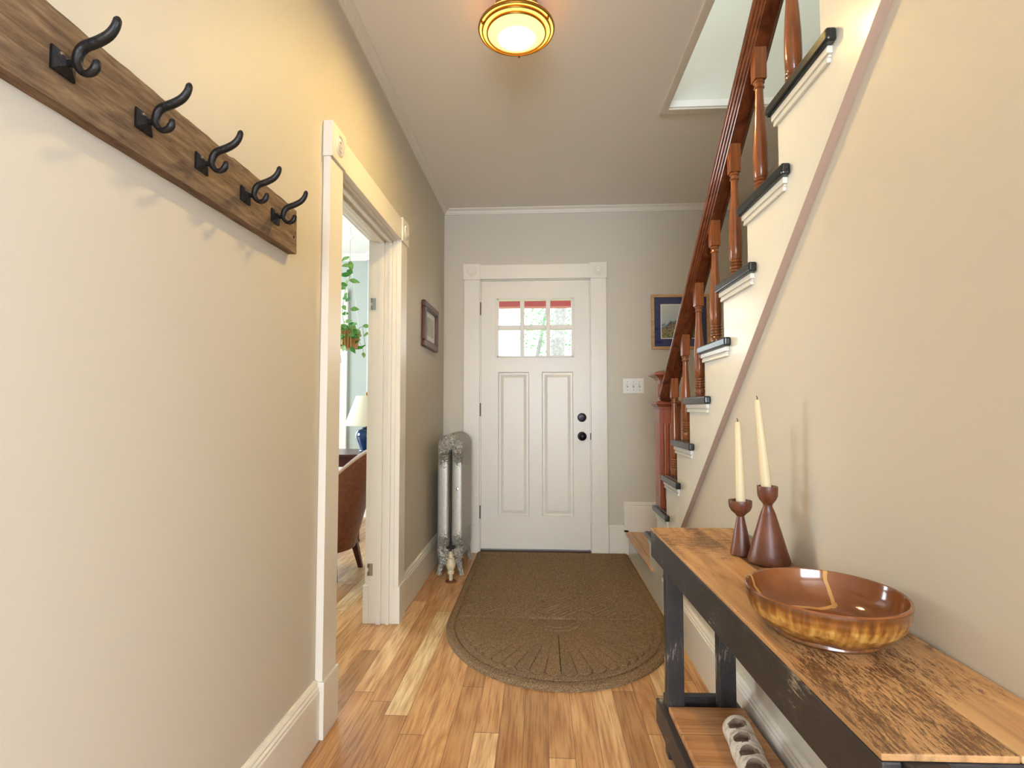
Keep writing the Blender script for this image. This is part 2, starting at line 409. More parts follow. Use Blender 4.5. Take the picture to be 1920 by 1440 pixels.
M['navy'] = plain('navy_mat_board', (38, 46, 96), 0.25)
M['white_card'] = plain('white_card', (232, 230, 222), 0.6)
M['frame_dark'] = wood('carved_dark_frame', [(0.3, (58, 26, 18)), (0.6, (92, 50, 34))], 'Z', 30, 0.1, 0.35)
M['red'] = plain('red_porch_paint', (176, 66, 70), 0.5)
M['trunk'] = plain('grey_tree_bark', (128, 124, 122), 0.9, bump=0.6, bscale=12, var=0.25)
M['tree_leaf'] = plain('tree_leaf', (88, 150, 78), 0.7, var=0.3, bscale=3)
M['cable'] = plain('black_cable', (60, 60, 64), 0.6)
M['threshold'] = plain('dark_threshold', (70, 44, 30), 0.5)
M['lite'] = plain('grass_ground', (110, 140, 80), 0.9)

# ------------------------------------------------------------------ mesh helpers
ORG = {}

def xf(bm, vs, mtx):
    for v in vs: v.co = mtx @ v.co

def box(bm, x0, x1, y0, y1, z0, z1, mtx=None):
    vs = [bm.verts.new(p) for p in ((x0, y0, z0), (x1, y0, z0), (x1, y1, z0), (x0, y1, z0), (x0, y0, z1), (x1, y0, z1), (x1, y1, z1), (x0, y1, z1))]
    for f in ((0, 3, 2, 1), (4, 5, 6, 7), (0, 1, 5, 4), (1, 2, 6, 5), (2, 3, 7, 6), (3, 0, 4, 7)):
        bm.faces.new([vs[i] for i in f])
    if mtx: xf(bm, vs, mtx)
    return vs

def frustum(bm, a, b, z0, z1, mtx=None):
    """a, b = (x0,x1,y0,y1) of the bottom and the top"""
    vs = [bm.verts.new(p) for p in ((a[0], a[2], z0), (a[1], a[2], z0), (a[1], a[3], z0), (a[0], a[3], z0), (b[0], b[2], z1), (b[1], b[2], z1), (b[1], b[3], z1), (b[0], b[3], z1))]
    for f in ((0, 3, 2, 1), (4, 5, 6, 7), (0, 1, 5, 4), (1, 2, 6, 5), (2, 3, 7, 6), (3, 0, 4, 7)):
        bm.faces.new([vs[i] for i in f])
    if mtx: xf(bm, vs, mtx)
    return vs

def lathe(bm, prof, c=(0, 0, 0), seg=32, mtx=None, cap=True):
    rings = []
    allv = []
    for r, z in prof:
        ring = [bm.verts.new((c[0] + max(r, 1e-5) * cos(2 * pi * i / seg), c[1] + max(r, 1e-5) * sin(2 * pi * i / seg), c[2] + z)) for i in range(seg)]
        rings.append(ring); allv += ring
    for a, b in zip(rings, rings[1:]):
        for i in range(seg):
            j = (i + 1) % seg
            bm.faces.new((a[i], a[j], b[j], b[i]))
    if cap:
        bm.faces.new(list(reversed(rings[0]))); bm.faces.new(rings[-1])
    if mtx: xf(bm, allv, mtx)
    return allv

def tube(bm, pts, rad, seg=10, cap=True, closed=False):
    pts = [Vector(p) for p in pts]
    n = len(pts)
    if not hasattr(rad, '__len__'): rad = [rad] * n
    rings = []
    up = None
    for i, p in enumerate(pts):
        if closed: t = (pts[(i + 1) % n] - pts[i - 1])
        else: t = pts[min(i + 1, n - 1)] - pts[max(i - 1, 0)]
        t.normalize()
        if up is None:
            up = Vector((0, 0, 1)) if abs(t.z) < 0.9 else Vector((1, 0, 0))
        s = t.cross(up)
        if s.length < 1e-6: s = t.cross(Vector((0, 1, 0)))
        s.normalize(); up = s.cross(t).normalized()
        rings.append([bm.verts.new(p + (s * cos(2 * pi * k / seg) + up * sin(2 * pi * k / seg)) * rad[i]) for k in range(seg)])
    rng = list(zip(rings, rings[1:])) + ([(rings[-1], rings[0])] if closed else [])
    for a, b in rng:
        for k in range(seg):
            j = (k + 1) % seg
            bm.faces.new((a[k], a[j], b[j], b[k]))
    if cap and not closed:
        bm.faces.new(list(reversed(rings[0]))); bm.faces.new(rings[-1])

def prism(bm, poly, axis, a0, a1):
    """poly = 2D points; extruded along axis. axis X: (y,z), Y: (x,z), Z: (x,y)"""
    def P(p, a):
        return {'X': (a, p[0], p[1]), 'Y': (p[0], a, p[1]), 'Z': (p[0], p[1], a)}[axis]
    A = [bm.verts.new(P(p, a0)) for p in poly]; B = [bm.verts.new(P(p, a1)) for p in poly]
    n = len(poly)
    bm.faces.new(A); bm.faces.new(list(reversed(B)))
    for i in range(n):
        j = (i + 1) % n
        bm.faces.new((A[i], B[i], B[j], A[j]))

def finish(name, bm, m, parent=None, smooth=False, bevel=0.0, seg=2, origin=None, mats=None, kind=None, sub=0):
    bmesh.ops.recalc_face_normals(bm, faces=bm.faces)
    cs = [v.co for v in bm.verts]
    lo = Vector((min(c.x for c in cs), min(c.y for c in cs), min(c.z for c in cs)))
    hi = Vector((max(c.x for c in cs), max(c.y for c in cs), max(c.z for c in cs)))
    o = Vector(origin) if origin is not None else (lo + hi) / 2
    for v in bm.verts: v.co -= o
    if smooth:
        for f in bm.faces: f.smooth = True
    me = bpy.data.meshes.new(name)
    bm.to_mesh(me); bm.free()
    ob = bpy.data.objects.new(name, me)
    for mm in (mats or [m]): me.materials.append(mm)
    COL.objects.link(ob)
    if bevel:
        b = ob.modifiers.new('bevel', 'BEVEL'); b.width = bevel; b.segments = seg; b.limit_method = 'ANGLE'; b.angle_limit = radians(35)
        if smooth is False:
            pass
    if sub:
        s = ob.modifiers.new('sub', 'SUBSURF'); s.levels = sub; s.render_levels = sub
    ORG[ob.name] = o
    if parent is not None:
        ob.parent = parent
        ob.location = o - ORG[parent.name]
    else:
        ob.location = o
    if kind: ob['kind'] = kind
    if smooth and not sub:
        try:
            me.set_sharp_from_angle(angle=radians(40))
        except Exception:
            pass
    return ob

def tag(o, label=None, cat=None, group=None):
    if label: o['label'] = label
    if cat: o['category'] = cat
    if group: o['group'] = group
    return o

def thing(name, loc, label=None, cat=None, group=None, kind=None, rz=0):
    e = bpy.data.objects.new(name, None); COL.objects.link(e)
    e.location = loc; e.empty_display_size = 0.1; e.rotation_euler = (0, 0, rz)
    ORG[e.name] = Vector(loc)
    tag(e, label, cat, group)
    if kind: e['kind'] = kind
    return e

def copytree(o, parent=None):
    c = o.copy(); COL.objects.link(c); c.parent = parent
    for ch in list(o.children): copytree(ch, c)
    return c

NB = bmesh.new

def bx(name, dims, m, parent=None, bevel=0.0, kind=None):
    b = NB(); box(b, *dims); return finish(name, b, m, parent, bevel=bevel, kind=kind)

# ------------------------------------------------------------------ dimensions
XL, XR, YF, ZC = -0.75, 0.665, 4.0, 2.64
RUN, RISE = 0.222, 0.196
ty = lambda k: 3.23 - RUN * k
tz = lambda k: 0.352 + RISE * k
S = 'structure'

# ------------------------------------------------------------------ room shell
bx('floor', (-4.2, 2.6, -4.0, 5.4, -0.06, 0.0), M['floor'], kind=S)
b = NB()
box(b, XL - 0.125, 0.655, -1.0, 4.15, ZC, ZC + 0.22)
box(b, 0.655, 1.62, 2.701, 4.15, ZC, ZC + 0.22)
box(b, 0.655, 1.5, 2.68, 2.701, ZC, ZC + 0.03)
finish('ceiling', b, M['ceiling'], kind=S)
bx('ceiling', (-4.2, -0.875, 1.0, 5.4, 2.66, 2.76), M['white'], kind=S)
bx('ceiling', (-2.6, 2.6, -4.0, -1.0, ZC, ZC + 0.1), M['ceiling'], kind=S)

DY0, DY1, DZ = 1.85, 2.66, 1.965      # doorway in the left wall
b = NB()
box(b, XL - 0.125, XL, -1.0, DY0 - 0.012, 0, ZC)
box(b, XL - 0.125, XL, DY1 + 0.012, YF, 0, ZC)
box(b, XL - 0.125, XL, DY0 - 0.012, DY1 + 0.012, DZ + 0.012, ZC)
finish('wall_left', b, M['wall'], kind=S)

DX0, DX1, DTOP = -0.468, 0.382, 2.083
b = NB()
box(b, XL - 0.125, DX0, YF, YF + 0.15, 0, ZC)
box(b, DX1, 1.62, YF, YF + 0.15, 0, ZC)
box(b, DX0, DX1, YF, YF + 0.15, DTOP, ZC)
finish('wall_front', b, M['wall'], kind=S)

# wall under the stairs
LB = lambda y: 1.203 + 0.885 * (1.736 - y)
b = NB()
y_hi = 1.736 - (ZC - 1.203) / 0.885
prism(b, [(0.42, 0), (2.95, 0), (2.95, LB(2.95) + 0.02), (y_hi, ZC), (-1.0, ZC), (-1.0, 2.1), (0.42, 2.1)], 'X', XR, XR + 0.035)  # near end left open so the added side light reaches the left wall
finish('wall_right', b, M['wall'], kind=S)
b = NB(); prism(b, [(0.42, 0), (YF, 0), (YF, 5.3), (-1.0, 5.3), (-1.0, 2.36), (0.42, 2.36)], 'X', 1.5, 1.62); finish('wall_stair_side', b, M['wall'], kind=S)
bx('wall_added_side_room', (0.70, 1.5, 0.42, 0.50, 0, 2.1), M['wall'], kind=S)  # unseen side room added to let light in from the right
bx('wall_added_side_room', (1.62, 2.6, 0.42, 0.50, 0, ZC), M['wall'], kind=S)
bx('ceiling', (0.70, 2.6, -1.0, 0.5, 2.30, 2.36), M['ceiling'], kind=S)

# upper floor seen through the stairwell
bx('wall_upper_front', (-0.6, 1.5, 2.70, 2.80, ZC + 0.22, 5.2), M['wall_up'], kind=S)
bx('wall_upper_stairwell', (0.655, 1.5, 2.692, 2.70, ZC + 0.035, ZC + 0.22), M['wall_up'], kind=S)
bx('wall_upper_left', (-0.7, -0.6, -1.0, 2.8, ZC + 0.22, 5.2), M['wall_up'], kind=S)
bx('wall_upper_back', (-0.6, 1.5, -1.1, -1.0, ZC + 0.22, 5.2), M['wall_up'], kind=S)
bx('ceiling', (-0.7, 1.62, -1.1, 2.8, 5.2, 5.3), M['wall_up'], kind=S)
b = NB()
box(b, 0.625, 0.662, -0.2, 2.715, ZC - 0.012, ZC)
box(b, 0.662, 1.5, 2.672, 2.715, ZC - 0.012, ZC)
finish('trim_stairwell', b, M['trim'], bevel=0.003, kind=S)
b = NB()
box(b, 0.655, 1.5, 2.668, 2.68, ZC, ZC + 0.035)
box(b, 0.655, 0.662, -0.2, 2.68, ZC, ZC + 0.2)
finish('trim_stairwell', b, M['white'], kind=S)

# room behind the camera
b = NB()
box(b, -2.6, -0.875, -1.0, -0.9, 0, ZC); box(b, -2.6, -2.5, -4.0, -1.0, 0, ZC); box(b, 2.5, 2.6, -4.0, -1.3, 0, ZC); box(b, 2.5, 2.6, -1.3, 0.5, 0, 0.7); box(b, 2.5, 2.6, -1.3, 0.5, 2.2, ZC)
finish('wall_back_room', b, M['wall'], kind=S)
b = NB()
box(b, -2.6, 2.6, -4.0, -3.9, 0, 0.8); box(b, -2.6, 2.6, -4.0, -3.9, 2.2, ZC)
box(b, -2.6, -1.4, -4.0, -3.9, 0.8, 2.2); box(b, 1.2, 2.6, -4.0, -3.9, 0.8, 2.2)
finish('wall_back', b, M['wall'], kind=S)

# living room
b = NB()
box(b, -4.2, -2.62, 5.22, 5.32, 0, 2.66); box(b, -2.05, -1.70, 5.22, 5.32, 0, 2.66)
box(b, -2.62, -2.05, 5.22, 5.32, 0, 0.5); box(b, -2.62, -2.05, 5.22, 5.32, 2.2, 2.66)
finish('wall_living_front', b, M['wall_living'], kind=S)
b = NB()
box(b, -4.2, -4.1, 1.0, 5.3, 0, 0.75); box(b, -4.2, -4.1, 1.0, 5.3, 2.2, 2.66)
box(b, -4.2, -4.1, 1.0, 2.9, 0.75, 2.2); box(b, -4.2, -4.1, 4.6, 5.3, 0.75, 2.2)
finish('wall_living_left', b, M['wall_living'], kind=S)
bx('wall_living_back', (-4.2, -0.875, 0.95, 1.05, 0, 2.66), M['wall_living'], kind=S)
b = NB(); prism(b, [(-1.772, 5.22), (-0.88, 4.52), (-0.80, 4.60), (-1.70, 5.32)], 'Z', 0, 2.66)
finish('wall_living_angled', b, M['wall_living'], kind=S)
bx('wall_living_side', (-0.93, -0.8745, 4.15, 4.62, 0, 2.66), M['wall_living'], kind=S)
# crown and baseboard there
b = NB()
prism(b, [(5.22, 2.60), (5.205, 2.60), (5.19, 2.625), (5.165, 2.645), (5.16, 2.66), (5.22, 2.66)], 'X', -4.1, -1.772)
finish('trim_living_crown', b, M['white'], kind=S)
b = NB()
d = Vector((0.892, -0.70, 0)).normalized(); nrm = Vector((-d.y, d.x, 0)) * -1
for (o0, o1, z0, z1) in ((0, 0.05, 2.63, 2.66), (0, 0.025, 2.60, 2.63)):
    p0 = Vector((-1.772, 5.22, 0)); p1 = Vector((-0.9, 4.53, 0))
    prism(b, [(p0.x, p0.y), (p1.x, p1.y), (p1.x + nrm.x * o1, p1.y + nrm.y * o1), (p0.x + nrm.x * o1, p0.y + nrm.y * o1)], 'Z', z0, z1)
finish('trim_living_crown', b, M['white'], kind=S)
b = NB()
box(b, -4.1, -1.75, 5.20, 5.22, 0, 0.17); box(b, -4.1, -1.75, 5.207, 5.22, 0.17, 0.19)
for (o1, z0, z1) in ((0.02, 0, 0.17), (0.012, 0.17, 0.19)):
    prism(b, [(p0.x, p0.y), (p1.x, p1.y), (p1.x + nrm.x * o1, p1.y + nrm.y * o1), (p0.x + nrm.x * o1, p0.y + nrm.y * o1)], 'Z', z0, z1)
finish('baseboard_living', b, M['white'], kind=S)
# window in the far living room wall and casing of the one in the angled wall
w = thing('window_1', (-2.33, 5.22, 0.5), kind=S)
b = NB()
box(b, -2.05, -1.965, 5.195, 5.22, 0.42, 2.28); box(b, -2.70, -2.62, 5.195, 5.22, 0.42, 2.28)
box(b, -2.70, -1.965, 5.193, 5.22, 2.20, 2.30); box(b, -2.72, -1.95, 5.17, 5.22, 0.46, 0.50)
finish('window_casing', b, M['white'], w, bevel=0.003)
b = NB()
box(b, -2.09, -2.05, 5.24, 5.28, 0.5, 2.2); box(b, -2.62, -2.58, 5.24, 5.28, 0.5, 2.2)
box(b, -2.62, -2.05, 5.24, 5.28, 1.33, 1.38); box(b, -2.62, -2.05, 5.24, 5.28, 2.16, 2.2); box(b, -2.62, -2.05, 5.24, 5.28, 0.5, 0.54)
finish('window_sash', b, M['white'], w)
bx('window_pane', (-2.60, -2.07, 5.258, 5.262, 0.52, 2.18), M['glass'], w)
w = thing('window_2', (-1.3, 4.85, 0.5), kind=S)
b = NB()
for (s0, s1) in ((0.06, 0.15), (0.75, 0.84)):
    q0 = p0 + d * s0; q1 = p0 + d * s1
    prism(b, [(q0.x, q0.y), (q1.x, q1.y), (q1.x + nrm.x * 0.02, q1.y + nrm.y * 0.02), (q0.x + nrm.x * 0.02, q0.y + nrm.y * 0.02)], 'Z', 0.3, 2.28)
finish('window_casing', b, M['white'], w)
w = thing('window_3', (-4.15, 3.75, 0.75), kind=S)
b = NB()
box(b, -4.1, -4.08, 2.8, 2.9, 0.68, 2.3); box(b, -4.1, -4.08, 4.6, 4.7, 0.68, 2.3)
box(b, -4.1, -4.08, 2.8, 4.7, 2.2, 2.3); box(b, -4.1, -4.03, 2.78, 4.72, 0.70, 0.75)
finish('window_casing', b, M['white'], w)
bx('window_pane', (-4.152, -4.148, 2.9, 4.6, 0.75, 2.2), M['glass'], w)
w = thing('window_5_added', (2.55, -0.4, 0.7), kind=S)  # unseen window added along with the side light
bx('window_pane', (2.548, 2.552, -1.3, 0.5, 0.7, 2.2), M['glass'], w)
w = thing('window_4', (-0.1, -3.95, 0.8), kind=S)
bx('window_pane', (-1.4, 1.2, -3.952, -3.948, 0.8, 2.2), M['glass'], w)
b = NB()
box(b, -1.5, -1.4, -3.9, -3.88, 0.7, 2.3); box(b, 1.2, 1.3, -3.9, -3.88, 0.7, 2.3); box(b, -1.5, 1.3, -3.9, -3.88, 2.2, 2.3); box(b, -1.5, 1.3, -3.9, -3.86, 0.72, 0.8)
box(b, -0.13, -0.07, -3.93, -3.9, 0.8, 2.2)
finish('window_casing', b, M['trim'], w)

# crown moulding
crown = lambda s: [(0, 2.60), (0.007, 2.60), (0.010, 2.607), (0.014, 2.610), (0.020, 2.622), (0.032, 2.630), (0.036, 2.633), (0.040, 2.634), (0.040, 2.64), (0, 2.64)]
b = NB(); prism(b, [(XL + a, z) for a, z in crown(1)], 'Y', -1.0, YF)
finish('trim_crown_left', b, M['trim'], kind=S)
b = NB(); prism(b, [(YF - a, z) for a, z in crown(1)], 'X', XL, 1.5)
finish('trim_crown_front', b, M['trim'], kind=S)

# baseboards: flat board with a moulded cap
def base_prof(h, t=0.02):
    return [(0, 0), (t, 0), (t, h - 0.034), (t - 0.004, h - 0.030), (t - 0.002, h - 0.022), (t - 0.008, h - 0.017), (t - 0.006, h - 0.010), (t - 0.013, h), (0, h)]
b = NB(); prism(b, [(XL + a, z) for a, z in base_prof(0.192)], 'Y', -1.0, 1.728)
finish('baseboard_left', b, M['trim'], kind=S)
b = NB(); prism(b, [(XL + a, z) for a, z in base_prof(0.192)], 'Y', 2.785, YF)
finish('baseboard_left', b, M['trim'], kind=S)
b = NB(); prism(b, [(YF - a, z) for a, z in base_prof(0.214)], 'X', 0.507, 0.650)
finish('baseboard_front', b, M['trim'], kind=S)
b = NB(); prism(b, [(YF - a, z) for a, z in [(0, 0.168), (0.02, 0.168)] + base_prof(0.388)[2:]], 'X', 0.618, 1.5)
finish('baseboard_front', b, M['trim'], kind=S)
b = NB(); prism(b, [(YF - a, z) for a, z in base_prof(0.192)], 'X', XL, -0.597)
finish('baseboard_front', b, M['trim'], kind=S)
b = NB(); prism(b, [(XR - a, z) for a, z in base_prof(0.205)], 'Y', 0.42, 2.885)
finish('baseboard_right', b, M['trim'], kind=S)

# ------------------------------------------------------------------ casings with corner and plinth blocks
def ringprof(b, c, axis, r=0.036, d=0.006):
    pr = [(r, 0), (r, d * 0.6), (r * 0.9, d), (r * 0.8, d * 0.3), (r * 0.62, d * 0.2), (r * 0.55, d), (r * 0.42, d), (r * 0.36, d * 0.3), (r * 0.25, d * 0.2), (r * 0.2, d), (0, d * 1.2)]
    mt = Matrix.Translation(c) @ (Matrix.Rotation(radians(90), 4, 'Y') if axis == 'X' else Matrix.Rotation(radians(90), 4, 'X'))
    lathe(b, pr, seg=28, mtx=mt, cap=False)

t1 = thing('trim_1', (XL, 2.255, 0), kind=S)     # doorway to the living room
cw = 0.115
for (y0, y1) in ((DY0 - cw, DY0 + 0.0), (DY1, DY1 + cw)):
    bx('side_casing', (XL, XL + 0.026, y0, y1, 0.0, DZ), M['trim'], t1, bevel=0.002)
    bx('plinth_block', (XL, XL + 0.034, y0 - 0.006, y1 + 0.006, 0, 0.186), M['trim'], t1, bevel=0.002)
    b = NB(); box(b, XL, XL + 0.034, y0 - 0.006, y1 + 0.006, DZ - 0.003, DZ + 0.122)
    blk = finish('corner_block', b, M['trim'], t1, bevel=0.0015)
    b = NB(); ringprof(b, (XL + 0.034, (y0 + y1) / 2, DZ + 0.06), 'X')
    finish('bullseye', b, M['trim'], blk, smooth=True)
bx('head_casing', (XL, XL + 0.028, DY0 + 0.006, DY1 - 0.006, DZ, DZ + 0.112), M['trim'], t1, bevel=0.002)
b = NB()
box(b, XL - 0.125, XL + 0.002, DY0 - 0.012, DY0 + 0.006, 0, DZ + 0.012); box(b, XL - 0.125, XL + 0.002, DY1 - 0.006, DY1 + 0.012, 0, DZ + 0.012)
box(b, XL - 0.125, XL + 0.002, DY0 - 0.012, DY1 + 0.012, DZ - 0.006, DZ + 0.012)
finish('door_jamb', b, M['trim'], t1, bevel=0.002)
b = NB()
for (x0, x1) in ((XL - 0.035, XL - 0.018), (XL - 0.085, XL - 0.060)):
    box(b, x0, x1, DY0 + 0.006, DY0 + 0.018, 0, DZ - 0.006); box(b, x0, x1, DY1 - 0.018, DY1 - 0.006, 0, DZ - 0.006)
    box(b, x0, x1, DY0 + 0.006, DY1 - 0.006, DZ - 0.018, DZ - 0.006)
finish('door_stop', b, M['trim'], t1, bevel=0.001)
b = NB()
box(b, XL - 0.147, XL - 0.125, DY0 - cw, DY0, 0, DZ + 0.11); box(b, XL - 0.147, XL - 0.125, DY1 + 0.0, DY1 + cw, 0, DZ + 0.11)
box(b, XL - 0.147, XL - 0.125, DY0, DY1, DZ, DZ + 0.11)
finish('rear_casing', b, M['trim'], t1, bevel=0.002)
bx('plinth_block', (XL - 0.155, XL - 0.125, DY1 - 0.008, DY1 + cw + 0.006, 0, 0.19), M['trim'], t1, bevel=0.002)
for z in (1.63, 0.27):
    b = NB()
    box(b, XL - 0.128, XL - 0.105, DY1 - 0.010, DY1 - 0.005, z - 0.03, z + 0.03)
    for q in (-0.02, 0.02): lathe(b, [(0.005, -0.01), (0.005, 0.01)], (XL - 0.128, DY1 - 0.012, z + q), 10)
    h = finish('hinge', b, M['chrome'], t1); h['label'] = 'small painted metal hinge leaf'

t2 = thing('trim_2', (-0.043, YF, 0), kind=S)    # casing of the front door
for (x0, x1) in ((-0.590, DX0 + 0.0), (DX1 - 0.002, 0.500)):
    bx('side_casing', (x0, x1, YF - 0.026, YF, 0.0, 2.083), M['trim'], t2, bevel=0.002)
    bx('plinth_block', (x0 - 0.004, x1 + 0.004, YF - 0.032, YF, 0, 0.224), M['trim'], t2, bevel=0.002)
    b = NB(); box(b, x0 - 0.005, x1 + 0.005, YF - 0.034, YF, 2.078, 2.201)
    blk = finish('corner_block', b, M['trim'], t2, bevel=0.0015)
    b = NB(); ringprof(b, ((x0 + x1) / 2, YF - 0.034, 2.14), 'Y')
    finish('bullseye', b, M['trim'], blk, smooth=True)
bx('head_casing', (DX0 + 0.004, DX1 - 0.006, YF - 0.028, YF, 2.083, 2.193), M['trim'], t2, bevel=0.002)
b = NB()
box(b, DX0 - 0.0, DX0 + 0.008, YF + 0.0, YF + 0.15, 0, DTOP); box(b, DX1 - 0.008, DX1, YF, YF + 0.15, 0, DTOP)
box(b, DX0, DX1, YF, YF + 0.15, DTOP - 0.006, DTOP)
finish('door_jamb', b, M['trim'], t2)
bx('threshold', (DX0 + 0.008, DX1 - 0.008, YF - 0.01, YF + 0.15, 0.0, 0.018), M['threshold'], t2, bevel=0.003)

# ------------------------------------------------------------------ front door
dr = thing('door_1', (-0.043, YF + 0.02, 0.02), kind=S)
LX0, LX1, LZ0, LZ1 = -0.4585, 0.3725, 0.026, 2.074
y0, y1 = YF + 0.004, YF + 0.048
WX0, WX1, WZ0, WZ1 = -0.338, 0.250, 1.485, 1.93
PX = [(-0.327, -0.089), (0.009, 0.247)]; PZ0, PZ1 = 0.27, 1.366
b = NB()
box(b, LX0, WX0, y0, y1, LZ0, LZ1); box(b, WX1, LX1, y0, y1, LZ0, LZ1)
box(b, WX0, WX1, y0, y1, WZ1, LZ1); box(b, WX0, WX1, y0, y1, PZ1, WZ0)
box(b, WX0, WX1, y0, y1, LZ0, PZ0); box(b, PX[0][1], PX[1][0], y0, y1, PZ0, PZ1)
box(b, WX0, PX[0][0], y0, y1, PZ0, PZ1); box(b, PX[1][1], WX1, y0, y1, PZ0, PZ1)
leaf = finish('door_leaf', b, M['door'], dr)
for (a0, a1) in PX:
    b = NB()
    rings = []
    for (ins, yy) in ((0, y0 + 0.0), (0.006, y0 + 0.010), (0.020, y0 + 0.010), (0.042, y0 + 0.003), (0.05, y0 + 0.003)):
        rings.append([b.verts.new(p) for p in ((a0 + ins, yy, PZ0 + ins), (a1 - ins, yy, PZ0 + ins), (a1 - ins, yy, PZ1 - ins), (a0 + ins, yy, PZ1 - ins))])
    for A, B in zip(rings, rings[1:]):
        for i in range(4):
            j = (i + 1) % 4; b.faces.new((A[i], A[j], B[j], B[i]))
    b.faces.new(rings[-1])
    back = [b.verts.new(p) for p in ((a0, y1 - 0.004, PZ0), (a1, y1 - 0.004, PZ0), (a1, y1 - 0.004, PZ1), (a0, y1 - 0.004, PZ1))]
    b.faces.new(back)
    for i in range(4):
        j = (i + 1) % 4; b.faces.new((rings[0][i], rings[0][j], back[j], back[i]))
    finish('door_panel', b, M['door'], dr)
b = NB()
fw = 0.014
box(b, WX0 - 0.008, WX0 + fw, y0 - 0.006, y1, WZ0 - 0.008, WZ1 + 0.008); box(b, WX1 - fw, WX1 + 0.008, y0 - 0.006, y1, WZ0 - 0.008, WZ1 + 0.008)
box(b, WX0, WX1, y0 - 0.006, y1, WZ1 - 0.006, WZ1 + 0.008); box(b, WX0, WX1, y0 - 0.006, y1, WZ0 - 0.008, WZ0 + 0.006)
for xm in (-0.142, 0.059): box(b, xm - 0.016, xm + 0.016, y0 - 0.002, y1, WZ0, WZ1)
for (xa, xb) in ((WX0 + fw, -0.158), (-0.126, 0.043), (0.075, WX1 - fw)): box(b, xa, xb, y0 - 0.002, y1, 1.694, 1.728)
finish('window_grille', b, M['door'], dr, bevel=0.003)
bx('window_pane', (WX0, WX1, y0 + 0.02, y0 + 0.024, WZ0, WZ1), M['glass'], dr)
RX = Matrix.Rotation(radians(90), 4, 'X')
b = NB(); lathe(b, [(0.034, 0), (0.034, 0.006), (0.030, 0.012), (0.020, 0.014), (0.0, 0.014)], seg=28, mtx=Matrix.Translation((0.312, y0, 1.018)) @ RX)
db = finish('deadbolt', b, M['bronze'], dr, smooth=True)
b = NB(); box(b, -0.018, 0.018, -0.004, 0.004, 0.014, 0.026, Matrix.Translation((0.312, y0, 1.018)) @ RX @ Matrix.Rotation(radians(25), 4, 'Z'))
finish('thumb_turn', b, M['bronze'], db, bevel=0.002)
b = NB(); lathe(b, [(0.034, 0), (0.034, 0.005), (0.028, 0.010), (0.012, 0.014), (0.011, 0.032), (0.022, 0.040), (0.030, 0.052), (0.029, 0.062), (0.020, 0.070), (0, 0.072)], seg=28, mtx=Matrix.Translation((0.312, y0, 0.876)) @ RX)
finish('door_knob', b, M['bronze'], dr, smooth=True)
for z in (1.858, 1.078, 0.30):
    b = NB(); lathe(b, [(0.006, -0.05), (0.006, 0.05)], (LX0 - 0.008, YF - 0.004, z), 12)
    box(b, LX0 - 0.008, LX0 + 0.0, YF - 0.002, YF + 0.006, z - 0.048, z + 0.048)
    finish('hinge', b, M['hinge'], dr)['label'] = 'aged steel butt hinge'
bx('latch_strike', (LX1 + 0.001, LX1 + 0.006, YF - 0.003, YF + 0.01, 0.85, 0.90), M['bronze'], dr)

# ------------------------------------------------------------------ outside the door
pr = thing('porch_roof', (-0.05, 4.9, 2.1), 'red painted porch beam seen through the front door panes', 'porch roof')
bx('beam', (-0.7, 2.6, 5.5, 5.62, 2.165, 2.36), M['red'], pr)
bx('roof_deck', (-0.7, 2.6, 4.16, 5.75, 2.36, 2.42), M['red'], pr)
def leaves(b, c, R, n, s, flat=1.0):
    for _ in range(n):
        v = Vector((random.gauss(0, 1), random.gauss(0, 1), random.gauss(0, 1) * flat)).normalized() * R * random.random() ** 0.4
        p = Vector(c) + v
        q = Matrix.Rotation(random.random() * 6.28, 3, 'Z') @ Matrix.Rotation(random.random() * 3, 3, 'X')
        ss = s * random.uniform(0.6, 1.3)
        vs = [b.verts.new(p + q @ Vector(u)) for u in ((-ss, 0, 0), (-0.2 * ss, -0.45 * ss, 0.1 * ss), (ss, 0, 0), (-0.2 * ss, 0.45 * ss, 0.1 * ss))]
        b.faces.new(vs)
for (x, y, trk, cr, lab) in ((0.55, 15.0, [((0.42, 15, -0.4), 0.24), ((0.50, 15, 3), 0.20), ((0.72, 15.2, 6), 0.14)], [((2.3, 15, 4.6), 1.2, 300), ((0.3, 16, 6.3), 1.6, 300)], 'pale thick tree trunk behind the right hand door panes'),
                       (-2.2, 17.0, [((-3.0, 17, 0), 0.16), ((-2.6, 17, 3), 0.12), ((-1.2, 17, 5.4), 0.07)], [((-3.4, 16, 5.0), 1.25, 420), ((-2.6, 18, 3.2), 0.9, 260)], 'leafy tree with a leaning branch behind the left door panes'),
                       (0.2, 22.0, [((-0.4, 22, 0), 0.12), ((-0.2, 22, 3), 0.10), ((0.3, 22, 5.5), 0.06)], [((0.4, 22, 4.6), 1.5, 420)], 'green tree behind the middle door panes')):
    t = thing('garden_tree', (x, y, 0), lab, 'tree')
    b = NB(); tube(b, [q for q, _ in trk], [r for _, r in trk], 10)
    finish('trunk', b, M['trunk'], t, smooth=True)
    b = NB()
    for c, R, n in cr: leaves(b, c, R, n * 3, 0.075)
    finish('foliage', b, M['tree_leaf'], t)
cb = thing('overhead_cable', (-0.5, 12.2, -0.4), 'thin dark overhead cable crossing behind the door panes', 'cable')
b = NB(); tube(b, [(-6, 12, 4.0), (-1, 12.2, 3.83), (5, 12.5, 3.98)], 0.012, 6)
finish('cable', b, M['cable'], cb)
for x, y in ((-6, 12), (5, 12.5)):
    b = NB(); tube(b, [(x, y, -0.4), (x, y, 4.6)], [0.13, 0.09], 12)
    finish('pole', b, M['trunk'], cb)
bx('ground', (-9, 9, 5.5, 30, -0.5, -0.4), M['lite'], kind=S)

